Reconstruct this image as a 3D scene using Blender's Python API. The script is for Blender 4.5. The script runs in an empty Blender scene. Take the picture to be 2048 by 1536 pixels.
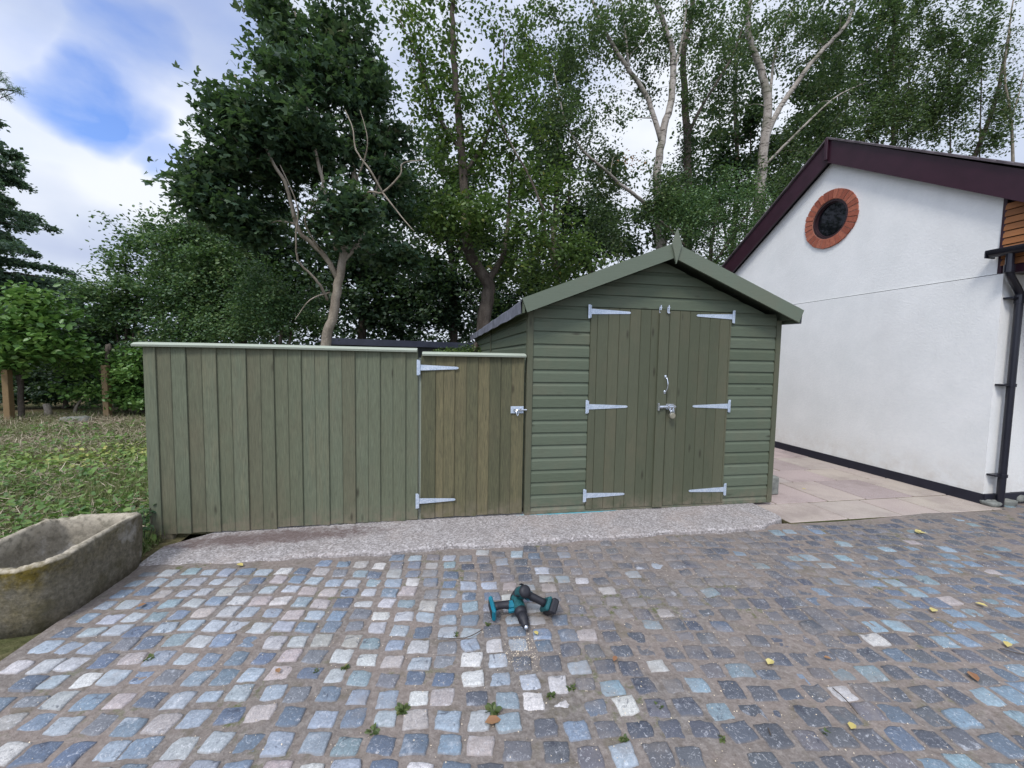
import bpy, math, random
import numpy as np
from mathutils import Vector, Matrix
R = math.radians
rng = np.random.default_rng(7)
random.seed(7)
scene = bpy.context.scene
col = scene.collection

# ------------------------------------------------------------------ camera
CAM = np.array([-0.743, -3.350, 1.352]); FPX = 807.52
yaw, pitch, roll = .1766, .0645, .0170
FW = np.array([math.sin(yaw)*math.cos(pitch), math.cos(yaw)*math.cos(pitch), -math.sin(pitch)])
_rt = np.array([math.cos(yaw), -math.sin(yaw), 0]); _up = np.cross(_rt, FW)
RT = _rt*math.cos(roll)+_up*math.sin(roll); UP = -_rt*math.sin(roll)+_up*math.cos(roll)
cam_data = bpy.data.cameras.new("camera"); cam = bpy.data.objects.new("camera", cam_data); col.objects.link(cam)
cam_data.sensor_width = 36; cam_data.lens = FPX/2048*36; cam_data.clip_end = 1000; cam_data.clip_start = .02
cam.matrix_world = Matrix(((RT[0], UP[0], -FW[0], CAM[0]), (RT[1], UP[1], -FW[1], CAM[1]), (RT[2], UP[2], -FW[2], CAM[2]), (0, 0, 0, 1)))
scene.camera = cam
def ray(u, v): return FW+RT*(u-1024)/FPX-UP*(v-768)/FPX
def at(u, v, Y):
    "world point where the sight line of photo pixel (u, v) meets the vertical plane y = Y"
    d = ray(u, v); return CAM+d*((Y-CAM[1])/d[1])
def gnd(u, v, z=-.03):
    d = ray(u, v); return CAM+d*((z-CAM[2])/d[2])
def udir(u, v):
    d = ray(u, v); return d/np.linalg.norm(d)

# ------------------------------------------------------------------ world, sun, exposure
SUN_EL, SUN_AZ = 52, 215      # azimuth measured clockwise from +Y (high, behind the camera to the left)
world = bpy.data.worlds.new("World"); scene.world = world; world.use_nodes = True
wn, wl = world.node_tree.nodes, world.node_tree.links
for n in list(wn): wn.remove(n)
def W(t, **k):
    n = wn.new(t)
    for a, b in k.items(): setattr(n, a, b)
    return n
def wmath(op, a, b=None, clamp=False):
    n = W('ShaderNodeMath', operation=op, use_clamp=clamp)
    for i, x in enumerate((a, b)):
        if x is None: continue
        if isinstance(x, (int, float)): n.inputs[i].default_value = x
        else: wl.new(x, n.inputs[i])
    return n.outputs[0]
sky = W('ShaderNodeTexSky', sky_type='NISHITA', sun_disc=False, sun_elevation=R(SUN_EL), sun_rotation=R(SUN_AZ), air_density=1.2, ozone_density=2.0)
tc = W('ShaderNodeTexCoord')
sc_ = W('ShaderNodeVectorMath', operation='SCALE'); wl.new(sky.outputs[0], sc_.inputs[0]); sc_.inputs[3].default_value = .17
tn = W('ShaderNodeVectorMath', operation='MULTIPLY'); wl.new(sc_.outputs[0], tn.inputs[0]); tn.inputs[1].default_value = (.78, .90, 1.28)
mp = W('ShaderNodeMapping'); mp.inputs['Scale'].default_value = (1, 1, 2.0); wl.new(tc.outputs['Generated'], mp.inputs[0])
nz = W('ShaderNodeTexNoise'); nz.inputs['Scale'].default_value = 4.5; nz.inputs['Detail'].default_value = 6; nz.inputs['Roughness'].default_value = .5; nz.inputs['Distortion'].default_value = .2
wl.new(mp.outputs[0], nz.inputs['Vector'])
wz = W('ShaderNodeTexNoise'); wz.inputs['Scale'].default_value = 3.2; wz.inputs['Detail'].default_value = 5; wl.new(tc.outputs['Generated'], wz.inputs['Vector'])
w1 = W('ShaderNodeVectorMath', operation='SUBTRACT'); wl.new(wz.outputs['Color'], w1.inputs[0]); w1.inputs[1].default_value = (.5, .5, .5)
w2 = W('ShaderNodeVectorMath', operation='SCALE'); wl.new(w1.outputs[0], w2.inputs[0]); w2.inputs[3].default_value = .30
w3 = W('ShaderNodeVectorMath', operation='ADD'); wl.new(tc.outputs['Generated'], w3.inputs[0]); wl.new(w2.outputs[0], w3.inputs[1])
w4 = W('ShaderNodeVectorMath', operation='NORMALIZE'); wl.new(w3.outputs[0], w4.inputs[0])
def blob(u, v, deg, soft):
    d = udir(u, v); n = W('ShaderNodeVectorMath', operation='DOT_PRODUCT'); wl.new(w4.outputs[0], n.inputs[0]); n.inputs[1].default_value = tuple(d)
    m = W('ShaderNodeMapRange', interpolation_type='SMOOTHERSTEP'); wl.new(n.outputs['Value'], m.inputs[0])
    m.inputs[1].default_value = math.cos(R(deg+soft)); m.inputs[2].default_value = math.cos(R(max(deg-soft*.3, .1)))
    return m.outputs[0]
hole = None
for (u, v, dg, sf, k) in [(200, 110, 1.5, 4.0, .95), (235, 150, 1.5, 3.5, .95), (290, 185, 1.0, 3.0, .8), (345, 262, .6, 2.2, .6), (255, 60, 1.5, 5, .75), (420, 30, 2, 5, .35), (60, 30, 3, 7, .22), (160, 60, 2, 5, .4), (820, 200, 1, 6, .2), (1080, 60, 3, 8, .25)]:
    b = wmath('MULTIPLY', blob(u, v, dg, sf), k)
    hole = b if hole is None else wmath('MAXIMUM', hole, b)
nn = wmath('MULTIPLY', wmath('SUBTRACT', nz.outputs['Fac'], .5), 2.2)
hole2 = wmath('ADD', wmath('MULTIPLY', hole, 1.0), wmath('MULTIPLY', nn, wmath('ADD', hole, .03)), True)
# cloud brightness
nz2 = W('ShaderNodeTexNoise'); nz2.inputs['Scale'].default_value = 3.1; nz2.inputs['Detail'].default_value = 5; wl.new(mp.outputs[0], nz2.inputs['Vector'])
br = wmath('ADD', wmath('MULTIPLY', blob(170, 240, 4, 8), .85), wmath('MULTIPLY', wmath('SUBTRACT', nz2.outputs['Fac'], .5), 1.3))
br = wmath('ADD', br, wmath('MULTIPLY', blob(330, 320, 1, 6), .35))
br = wmath('ADD', br, wmath('MULTIPLY', blob(1150, 300, 20, 30), .38))
br = wmath('ADD', br, wmath('MULTIPLY', blob(170, 385, 2, 6), -.5))
br = wmath('ADD', br, .42, True)
cr = W('ShaderNodeValToRGB'); wl.new(br, cr.inputs[0])
cr.color_ramp.elements[0].color = (.44, .51, .73, 1); cr.color_ramp.elements[1].color = (.88, .92, 1.0, 1)
e = cr.color_ramp.elements.new(.5); e.color = (.64, .71, .86, 1)
mx = W('ShaderNodeMix', data_type='RGBA'); wl.new(hole2, mx.inputs[0]); wl.new(cr.outputs[0], mx.inputs[6]); wl.new(tn.outputs[0], mx.inputs[7])
# sky scaled up around the sun, high behind the camera, added for more light
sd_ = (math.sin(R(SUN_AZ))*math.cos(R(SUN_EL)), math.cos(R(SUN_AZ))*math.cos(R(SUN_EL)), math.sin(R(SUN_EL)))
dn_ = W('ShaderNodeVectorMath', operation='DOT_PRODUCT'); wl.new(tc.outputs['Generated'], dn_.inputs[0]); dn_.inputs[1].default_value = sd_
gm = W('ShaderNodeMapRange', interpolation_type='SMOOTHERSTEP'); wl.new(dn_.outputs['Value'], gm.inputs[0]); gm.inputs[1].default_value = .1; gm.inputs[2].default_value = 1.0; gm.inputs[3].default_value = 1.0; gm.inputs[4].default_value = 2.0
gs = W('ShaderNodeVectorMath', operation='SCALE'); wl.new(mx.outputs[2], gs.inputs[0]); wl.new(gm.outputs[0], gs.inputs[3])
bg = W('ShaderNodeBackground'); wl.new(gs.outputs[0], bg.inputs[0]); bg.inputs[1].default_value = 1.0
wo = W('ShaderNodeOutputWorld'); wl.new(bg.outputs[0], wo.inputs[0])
sun_d = bpy.data.lights.new("sun", 'SUN'); sun_d.energy = 2.2; sun_d.angle = R(14); sun_d.color = (1, .965, .92)
sun = bpy.data.objects.new("sun", sun_d); col.objects.link(sun)
sv = Vector((math.sin(R(SUN_AZ))*math.cos(R(SUN_EL)), math.cos(R(SUN_AZ))*math.cos(R(SUN_EL)), math.sin(R(SUN_EL))))
sun.rotation_euler = sv.to_track_quat('Z', 'Y').to_euler()
scene.view_settings.view_transform = 'Standard'; scene.view_settings.look = 'None'
scene.view_settings.gamma = 1; scene.view_settings.exposure = .10
try: scene.cycles.max_bounces = 8; scene.cycles.transparent_max_bounces = 8
except Exception: pass

# ------------------------------------------------------------------ helpers: objects
def tag(o, label=None, cat=None, group=None, kind=None):
    if label: o['label'] = label
    if cat: o['category'] = cat
    if group: o['group'] = group
    if kind: o['kind'] = kind
    return o
def empty(name, loc=(0, 0, 0), rz=0):
    o = bpy.data.objects.new(name, None); col.objects.link(o); o.location = loc; o.rotation_euler = (0, 0, rz); o.empty_display_size = .1
    return o
def link(name, me, mat=None, parent=None, smooth=False):
    o = bpy.data.objects.new(name, me); col.objects.link(o)
    for m in (mat if isinstance(mat, (list, tuple)) else [mat]):
        if m: me.materials.append(m)
    if smooth: me.shade_smooth()
    if parent:
        o.parent = parent
        bpy.context.view_layer.update()
        o.matrix_parent_inverse = parent.matrix_world.inverted()
    return o
class MB:
    "collects simple solids as one mesh"
    def __init__(s): s.v = []; s.f = []; s.r = []
    def add(s, vs, fs, r=.5):
        b = len(s.v); s.v += [tuple(map(float, p)) for p in vs]
        for f in fs: s.f.append(tuple(b+i for i in f)); s.r.append(r)
    def box(s, x0, x1, y0, y1, z0, z1, r=.5, bev=0):
        if bev <= 0:
            s.add([(x, y, z) for z in (z0, z1) for y in (y0, y1) for x in (x0, x1)],
                  [(0, 2, 3, 1), (4, 5, 7, 6), (0, 1, 5, 4), (2, 6, 7, 3), (0, 4, 6, 2), (1, 3, 7, 5)], r)
            return
        vs = []; b = bev
        X, Y, Z = (x0, x1), (y0, y1), (z0, z1)
        idx = {}
        for i in (0, 1):
            for j in (0, 1):
                for k in (0, 1):
                    sx, sy, sz = 1-2*i, 1-2*j, 1-2*k
                    idx[i, j, k, 0] = len(vs); vs.append((X[i], Y[j]+sy*b, Z[k]+sz*b))
                    idx[i, j, k, 1] = len(vs); vs.append((X[i]+sx*b, Y[j], Z[k]+sz*b))
                    idx[i, j, k, 2] = len(vs); vs.append((X[i]+sx*b, Y[j]+sy*b, Z[k]))
        fs = []
        for i in (0, 1): fs.append([idx[i, j, k, 0] for j, k in ((0, 0), (1, 0), (1, 1), (0, 1))])
        for j in (0, 1): fs.append([idx[i, j, k, 1] for i, k in ((0, 0), (1, 0), (1, 1), (0, 1))])
        for k in (0, 1): fs.append([idx[i, j, k, 2] for i, j in ((0, 0), (1, 0), (1, 1), (0, 1))])
        for i in (0, 1):
            for j in (0, 1): fs.append([idx[i, j, 0, 0], idx[i, j, 1, 0], idx[i, j, 1, 1], idx[i, j, 0, 1]])
            for k in (0, 1): fs.append([idx[i, 0, k, 0], idx[i, 1, k, 0], idx[i, 1, k, 2], idx[i, 0, k, 2]])
        for j in (0, 1):
            for k in (0, 1): fs.append([idx[0, j, k, 1], idx[1, j, k, 1], idx[1, j, k, 2], idx[0, j, k, 2]])
        for i in (0, 1):
            for j in (0, 1):
                for k in (0, 1): fs.append([idx[i, j, k, 0], idx[i, j, k, 1], idx[i, j, k, 2]])
        s.add(vs, fs, r)
    def prism(s, pts, d, r=.5):
        "closed polygon pts (3D) pushed by vector d"
        n = len(pts); d = np.array(d, float)
        vs = [np.array(p, float) for p in pts]; vs += [p+d for p in vs]
        fs = [tuple(range(n))[::-1], tuple(range(n, 2*n))]+[(i, (i+1) % n, n+(i+1) % n, n+i) for i in range(n)]
        s.add(vs, fs, r)
    def tube(s, pts, rad, seg=8, r=.5, caps=True):
        pts = [np.array(p, float) for p in pts]
        if not hasattr(rad, '__len__'): rad = [rad]*len(pts)
        rings = []; a = None
        for i, p in enumerate(pts):
            t = pts[min(i+1, len(pts)-1)]-pts[max(i-1, 0)]; t = t/(np.linalg.norm(t)+1e-9)
            if a is None:
                a = np.cross(t, [0, 0, 1.]); a = a if np.linalg.norm(a) > .1 else np.cross(t, [0, 1., 0])
            a = a-t*np.dot(a, t); a /= np.linalg.norm(a)+1e-9; b = np.cross(t, a)
            rings.append([p+(a*math.cos(2*math.pi*k/seg)+b*math.sin(2*math.pi*k/seg))*rad[i] for k in range(seg)])
        vs = [q for rg in rings for q in rg]; fs = []
        for i in range(len(pts)-1):
            for k in range(seg): fs.append((i*seg+k, i*seg+(k+1) % seg, (i+1)*seg+(k+1) % seg, (i+1)*seg+k))
        if caps: fs.append(tuple(range(seg))[::-1]); fs.append(tuple((len(pts)-1)*seg+k for k in range(seg)))
        s.add(vs, fs, r)
    def build(s, name, mat, parent=None, smooth=False, off=(0, 0, 0)):
        me = bpy.data.meshes.new(name); me.from_pydata(s.v, [], s.f); me.update()
        import bmesh
        bm = bmesh.new(); bm.from_mesh(me); bmesh.ops.recalc_face_normals(bm, faces=bm.faces); bm.to_mesh(me); bm.free()
        a = me.attributes.new('rnd', 'FLOAT', 'FACE'); a.data.foreach_set('value', np.array(s.r, np.float32))
        return link(name, me, mat, parent, smooth)
def np_mesh(name, V, F, mat, parent=None, smooth=False, fattr=None, vcol=None):
    "V (n,3), F (m,k) int arrays"
    me = bpy.data.meshes.new(name); n, (m, k) = len(V), F.shape
    me.vertices.add(n); me.vertices.foreach_set('co', V.astype(np.float32).ravel())
    me.loops.add(m*k); me.loops.foreach_set('vertex_index', F.astype(np.int32).ravel())
    me.polygons.add(m); me.polygons.foreach_set('loop_start', np.arange(0, m*k, k, dtype=np.int32))
    try: me.polygons.foreach_set('loop_total', np.full(m, k, np.int32))
    except Exception: pass
    for nm, arr in (fattr or {}).items():
        a = me.attributes.new(nm, 'FLOAT', 'FACE'); a.data.foreach_set('value', arr.astype(np.float32))
    for nm, arr in (vcol or {}).items():
        a = me.attributes.new(nm, 'FLOAT_COLOR', 'POINT'); a.data.foreach_set('color', arr.astype(np.float32).ravel())
    me.update(calc_edges=True); me.validate()
    return link(name, me, mat, parent, smooth)

# ------------------------------------------------------------------ helpers: materials
def lin(c):
    c = c/255; return c/12.92 if c <= .04045 else ((c+.055)/1.055)**2.4
def S(r, g, b): return (lin(r), lin(g), lin(b), 1)
class Mt:
    def __init__(s, name):
        s.m = bpy.data.materials.new(name); s.m.use_nodes = True; s.t = s.m.node_tree
        s.b = s.t.nodes['Principled BSDF']; s.out = s.t.nodes['Material Output']; s.co = s.n('ShaderNodeTexCoord')
    def n(s, t, **k):
        n = s.t.nodes.new(t)
        for a, b in k.items(): setattr(n, a, b)
        return n
    def put(s, sock, x):
        if x is None: return
        if isinstance(x, bpy.types.NodeSocket): s.t.links.new(x, sock)
        elif isinstance(x, (tuple, list)) and len(x) == 3 and sock.type == 'RGBA': sock.default_value = (*x, 1)
        else: sock.default_value = x
    def math(s, op, a, b=None, clamp=False):
        n = s.n('ShaderNodeMath', operation=op, use_clamp=clamp); s.put(n.inputs[0], a); s.put(n.inputs[1], b); return n.outputs[0]
    def mapv(s, scale=(1, 1, 1), loc=(0, 0, 0), rot=(0, 0, 0), src=None):
        n = s.n('ShaderNodeMapping'); s.put(n.inputs[0], src or s.co.outputs['Object']); n.inputs['Scale'].default_value = scale
        n.inputs['Location'].default_value = loc; n.inputs['Rotation'].default_value = rot; return n.outputs[0]
    def noise(s, scale, detail=4, rough=.55, v=None, dist=0):
        n = s.n('ShaderNodeTexNoise'); s.put(n.inputs['Vector'], v or s.co.outputs['Object']); n.inputs['Scale'].default_value = scale
        n.inputs['Detail'].default_value = detail; n.inputs['Roughness'].default_value = rough; n.inputs['Distortion'].default_value = dist; return n.outputs['Fac']
    def voro(s, scale, v=None, feature='F1', rnd=1):
        n = s.n('ShaderNodeTexVoronoi', feature=feature); s.put(n.inputs['Vector'], v or s.co.outputs['Object']); n.inputs['Scale'].default_value = scale; n.inputs['Randomness'].default_value = rnd; return n
    def ramp(s, f, *st):
        n = s.n('ShaderNodeValToRGB'); s.put(n.inputs[0], f); e = n.color_ramp.elements
        while len(e) < len(st): e.new(.5)
        for i, (p, c) in enumerate(st): e[i].position = p; e[i].color = c if len(c) == 4 else (*c, 1)
        return n.outputs[0]
    def rng(s, f, a, b, c=0, d=1):
        n = s.n('ShaderNodeMapRange'); s.put(n.inputs[0], f)
        for i, x in enumerate((a, b, c, d)): n.inputs[i+1].default_value = x
        return n.outputs[0]
    def mix(s, f, a, b, mode='MIX'):
        n = s.n('ShaderNodeMix', data_type='RGBA', blend_type=mode); s.put(n.inputs[0], f); s.put(n.inputs[6], a); s.put(n.inputs[7], b); return n.outputs[2]
    def attr(s, nm, what='Fac'):
        n = s.n('ShaderNodeAttribute', attribute_name=nm); return n.outputs[what]
    def add3(s, a, b):
        n = s.n('ShaderNodeVectorMath', operation='ADD'); s.put(n.inputs[0], a); s.put(n.inputs[1], b); return n.outputs[0]
    def comb(s, x, y, z):
        n = s.n('ShaderNodeCombineXYZ'); s.put(n.inputs[0], x); s.put(n.inputs[1], y); s.put(n.inputs[2], z); return n.outputs[0]
    def bump(s, h, dist=.01, st=1, nrm=None):
        n = s.n('ShaderNodeBump'); s.put(n.inputs['Height'], h); n.inputs['Distance'].default_value = dist; n.inputs['Strength'].default_value = st; s.put(n.inputs['Normal'], nrm); return n.outputs[0]
    def fin(s, color=None, rough=.7, spec=.3, normal=None, metal=None):
        s.put(s.b.inputs['Base Color'], color); s.put(s.b.inputs['Roughness'], rough); s.put(s.b.inputs['Specular IOR Level'], spec)
        s.put(s.b.inputs['Normal'], normal); s.put(s.b.inputs['Metallic'], metal); return s.m

def wood_stain(name, axis, stops, knots=True, grain=.5, rough=.75, per=True, sheen=.25):
    "stained planks: grain along axis, colour picked per plank by the face attribute rnd"
    m = Mt(name); r = m.attr('rnd') if per else .5
    off = m.comb(m.math('MULTIPLY', r, 37.), m.math('MULTIPLY', r, 11.), m.math('MULTIPLY', r, 53.)) if per else (0, 0, 0)
    v0 = m.add3(m.co.outputs['Object'], off)
    sc = {'x': (1.2, 14, 14), 'y': (14, 1.2, 14), 'z': (14, 14, 1.2)}[axis]
    v = m.mapv(sc, src=v0)
    n1 = m.noise(2.2, 5, .6, v, .4); n2 = m.noise(9, 4, .6, v, .6); n3 = m.noise(1.4, 3, .5, v0)
    f = m.math('ADD', m.math('MULTIPLY', r, .62), m.math('ADD', m.math('MULTIPLY', n1, .35*grain*2), m.math('MULTIPLY', n3, .3)))
    f = m.math('SUBTRACT', f, .18, True)
    c = m.ramp(f, *stops)
    c = m.mix(m.rng(n2, .3, .75, 0, .38*grain*2), c, (.03, .03, .022), 'MIX')
    h = m.math('ADD', m.math('MULTIPLY', n2, .5), m.math('MULTIPLY', n1, .5))
    blot = m.rng(m.noise(2.6, 5, .65, m.mapv((1, 1, .6), src=v0)), .5, .72, 0, .32); c = m.mix(blot, c, m.mix(.5, c, S(122, 104, 84)))
    sz_ = m.n('ShaderNodeSeparateXYZ'); m.put(sz_.inputs[0], m.n('ShaderNodeNewGeometry').outputs['Position'])
    foot_ = m.math('MULTIPLY', m.rng(sz_.outputs[2], 0, .16, .85, 0), m.rng(m.noise(12, 6, .7), .38, .62)); c = m.mix(foot_, c, S(120, 110, 94))
    if knots:
        vk = m.voro(1, m.mapv({'x': (3.2, 11, 11), 'y': (11, 3.2, 11), 'z': (11, 11, 3.2)}[axis], src=v0))
        kd = m.rng(vk.outputs['Distance'], .05, .17, 1, 0)
        sepn = m.n('ShaderNodeSeparateColor'); m.put(sepn.inputs[0], vk.outputs['Color'])
        pick = m.math('GREATER_THAN', sepn.outputs[0], .58)
        k = m.math('MULTIPLY', kd, pick)
        c = m.mix(m.math('MULTIPLY', k, .7), c, (.028, .024, .016))
        h = m.math('ADD', h, m.math('MULTIPLY', k, .7))
    return m.fin(c, rough, sheen, m.bump(h, .004, .55))
M = {}
M['fence'] = wood_stain('fence_stain', 'z', [(0, S(88, 88, 69)), (.28, S(102, 102, 82)), (.5, S(103, 107, 86)), (.72, S(106, 112, 92)), (1, S(120, 116, 92))], grain=.62)
M['gate'] = wood_stain('gate_stain', 'z', [(0, S(72, 74, 56)), (.35, S(94, 93, 69)), (.7, S(107, 102, 75)), (1, S(122, 113, 83))], grain=.8)
M['shed_h'] = wood_stain('shed_paint_horizontal', 'x', [(0, S(86, 95, 77)), (.5, S(94, 103, 86)), (1, S(104, 112, 95))], grain=.3, rough=.6)
M['shed_s'] = wood_stain('shed_paint_side', 'y', [(0, S(86, 95, 77)), (.5, S(94, 103, 86)), (1, S(104, 112, 95))], grain=.3, rough=.6)
M['shed_v'] = wood_stain('shed_paint_vertical', 'z', [(0, S(80, 84, 66)), (.45, S(88, 91, 73)), (.8, S(95, 94, 74)), (1, S(104, 95, 72))], grain=.34, rough=.6)
M['barge'] = wood_stain('shed_bargeboard_paint', 'x', [(0, S(98, 107, 92)), (1, S(108, 116, 100))], grain=.08, knots=False, rough=.55)
M['cap'] = wood_stain('capping_timber', 'x', [(0, S(150, 158, 142)), (.5, S(166, 172, 156)), (1, S(178, 182, 166))], grain=.2, knots=False)
M['post'] = wood_stain('softwood_post', 'z', [(0, S(122, 98, 66)), (.5, S(136, 114, 82)), (1, S(150, 128, 96))], grain=.5)
M['postgrn'] = wood_stain('green_post', 'z', [(0, S(70, 76, 55)), (1, S(92, 96, 70))], grain=.5)
M['clad'] = wood_stain('brown_cladding', 'y', [(0, S(128, 82, 48)), (.5, S(160, 104, 62)), (1, S(182, 125, 80))], grain=.45, rough=.55)
def simple(name, c, rough=.5, spec=.5, metal=0, nscale=0, namt=.2, bump=0):
    m = Mt(name); cc = c
    if nscale:
        n = m.noise(nscale, 5, .6); cc = m.mix(m.rng(n, .35, .7), c, tuple(x*(1-namt) for x in c[:3])+(1,))
    nr = m.bump(m.noise(nscale*2 or 30, 3), .002, bump) if bump else None
    return m.fin(cc, rough, spec, nr, metal)
M['barge_dark'] = simple('dark_maroon_paint', S(56, 30, 42), .35, .5, 0, 6, .3, .1)
M['black'] = simple('black_plastic', S(28, 28, 38), .3, .5, 0, 14, .3)
M['plinth'] = simple('black_masonry_paint', S(36, 36, 48), .55, .4, 0, 9, .3, .3)
M['dark'] = simple('dark_void', S(22, 22, 24), .9, .1)
M['rubber'] = simple('black_rubber_grip', S(34, 34, 40), .55, .4, 0, 60, .25, .2)
M['teal'] = simple('teal_tool_plastic', S(6, 112, 132), .35, .5, 0, 40, .35, .1)
M['teal_dusty'] = simple('dusty_teal_plastic', S(34, 92, 96), .6, .3, 0, 160, .65, .3)
M['white_label'] = simple('white_print', S(225, 228, 232), .5)
M['winframe'] = simple('dark_brown_frame', S(58, 40, 44), .3, .5, 0, 8, .3)
# galvanised steel
m = Mt('galvanised_steel'); vz = m.voro(130); n = m.noise(25, 4)
c = m.ramp(m.math('ADD', m.math('MULTIPLY', vz.outputs['Distance'], .6), m.math('MULTIPLY', n, .6)), (0.15, S(132, 146, 164)), (.45, S(178, 192, 208)), (.8, S(208, 216, 226)))
M['galv'] = m.fin(c, .42, .5, m.bump(n, .001, .3), .45)
m = Mt('bright_zinc'); M['zinc'] = m.fin(S(205, 210, 216), .18, .5, None, .85)
m = Mt('padlock_body'); M['brass'] = m.fin(m.ramp(m.noise(60, 3), (.3, S(150, 146, 130)), (.7, S(180, 174, 152))), .35, .5, None, .6)
# glass of the round window
m = Mt('window_glass'); M['glass'] = m.fin(S(16, 17, 22), .04, .35)
# render
m = Mt('white_render'); n1 = m.noise(70, 5, .65); n2 = m.noise(3, 4); n3 = m.noise(28, 3, .6, m.mapv((1, 1, 1.5)))
n5 = m.noise(1.6, 6, .65, m.mapv((1, 1, .5))); c = m.mix(m.rng(n2, .3, .75), S(226, 226, 222), S(236, 235, 231)); c = m.mix(m.rng(n5, .45, .7, 0, .35), c, S(212, 210, 206)); zz_ = m.n('ShaderNodeSeparateXYZ'); m.put(zz_.inputs[0], m.co.outputs['Object']); c = m.mix(m.math('MULTIPLY', m.rng(zz_.outputs[2], .08, .45, .5, 0), m.rng(m.noise(6, 5, .7), .35, .65)), c, S(186, 176, 162)); c = m.mix(m.rng(n3, .35, .7, 0, .12), c, S(190, 192, 196))
M['render'] = m.fin(c, .85, .2, m.bump(m.math('ADD', n1, m.math('MULTIPLY', n3, .6)), .005, .55))
# brick ring
m = Mt('red_brick'); n = m.noise(40, 5, .6); r = m.attr('rnd')
c = m.ramp(r, (0, S(140, 80, 64)), (.5, S(158, 92, 72)), (1, S(172, 106, 84))); c = m.mix(m.rng(n, .4, .7, 0, .45), c, S(120, 66, 54))
M['brick'] = m.fin(c, .85, .2, m.bump(n, .006, .6))
M['mortar'] = simple('brick_mortar', S(158, 112, 96), .9, .2, 0, 60, .2, .3)
# roof felt
m = Mt('roof_felt'); n = m.noise(220, 3); n2 = m.noise(5, 5, .6)
c = m.ramp(n2, (.3, S(92, 94, 102)), (.5, S(118, 120, 130)), (.72, S(150, 153, 166)))
c = m.mix(m.rng(n, .3, .7, 0, .3), c, S(60, 62, 68)); M['felt'] = m.fin(c, .75, .35, m.bump(m.math('ADD', m.math('MULTIPLY', n, .3), n2), .01, .5))
# roof tiles
m = Mt('grey_roof_tiles'); w = m.n('ShaderNodeTexBrick'); m.put(w.inputs[0], m.mapv((3, 3, 3))); n = m.noise(7, 5)
c = m.ramp(n, (.3, S(66, 60, 64)), (.7, S(104, 96, 98))); M['tiles'] = m.fin(c, .8, .2, m.bump(n, .02, .5))
# outbuilding
M['flatroof'] = simple('dark_grey_flat_roof', S(84, 88, 104), .6, .3, 0, 3, .3, .2)
M['outwall'] = simple('dark_timber_wall', S(74, 78, 76), .8, .2, 0, 5, .3, .3)
# concrete strip
m = Mt('aggregate_concrete'); v1 = m.voro(95); v2 = m.voro(160); n = m.noise(2.2, 6, .6); n2 = m.noise(60, 4, .7)
sp = m.n('ShaderNodeSeparateColor'); m.put(sp.inputs[0], v1.outputs['Color'])
c = m.ramp(sp.outputs[0], (0, S(100, 96, 94)), (.25, S(136, 131, 129)), (.5, S(156, 151, 149)), (.8, S(178, 173, 171)), (1, S(206, 201, 199)))
c = m.mix(.2, c, S(150, 144, 142)); c = m.mix(m.rng(m.noise(7, 6, .7), .45, .7, 0, .4), c, S(118, 110, 104)); c = m.mix(m.rng(n2, .35, .7, 0, .5), c, S(140, 133, 130)); c = m.mix(m.rng(n, .5, .68, 0, .35), c, S(160, 145, 135))
# damp brown stain at the left end
sx = m.n('ShaderNodeSeparateXYZ'); m.put(sx.inputs[0], m.co.outputs['Object'])
ex = m.math('MULTIPLY', m.math('ADD', sx.outputs[0], 2.02), 1.15); ey = m.math('MULTIPLY', m.math('ADD', sx.outputs[1], .155), 8.0)
dd = m.math('ADD', m.math('MULTIPLY', ex, ex), m.math('MULTIPLY', ey, ey)); dd = m.math('ADD', dd, m.math('MULTIPLY', m.math('SUBTRACT', m.noise(14, 6, .75), .5), 4.2))
c = m.mix(m.rng(dd, .2, 1.3, .8, 0), c, S(92, 76, 72))
bx = m.math('MULTIPLY', m.math('SUBTRACT', sx.outputs[0], .42), 2.1); by = m.math('MULTIPLY', m.math('ADD', sx.outputs[1], .012), 36)
bd = m.math('ADD', m.math('ADD', m.math('MULTIPLY', bx, bx), m.math('MULTIPLY', by, by)), m.math('MULTIPLY', m.math('SUBTRACT', m.noise(18, 4, .7), .5), 2.2))
c = m.mix(m.rng(bd, .6, 1.1, .8, 0), c, S(70, 172, 190))
M['strip'] = m.fin(c, .9, .2, m.bump(m.math('ADD', m.math('MULTIPLY', v1.outputs['Distance'], .8), n2), .0035, .7))
# patio slabs
m = Mt('pink_paving_slabs'); r = m.attr('rnd'); n = m.noise(3, 5, .6); n2 = m.noise(120, 3, .7)
c = m.ramp(r, (0, S(146, 132, 128)), (.4, S(166, 149, 144)), (.7, S(168, 157, 142)), (1, S(158, 149, 146)))
c = m.mix(m.rng(n, .4, .7, 0, .4), c, S(140, 124, 122)); c = m.mix(m.rng(n2, .4, .66, 0, .45), c, S(198, 186, 182)); c = m.mix(m.rng(m.noise(1.3, 6, .7), .5, .66, 0, .45), c, S(118, 106, 102))
M['patio'] = m.fin(c, .85, .2, m.bump(n2, .003, .5))
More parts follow.
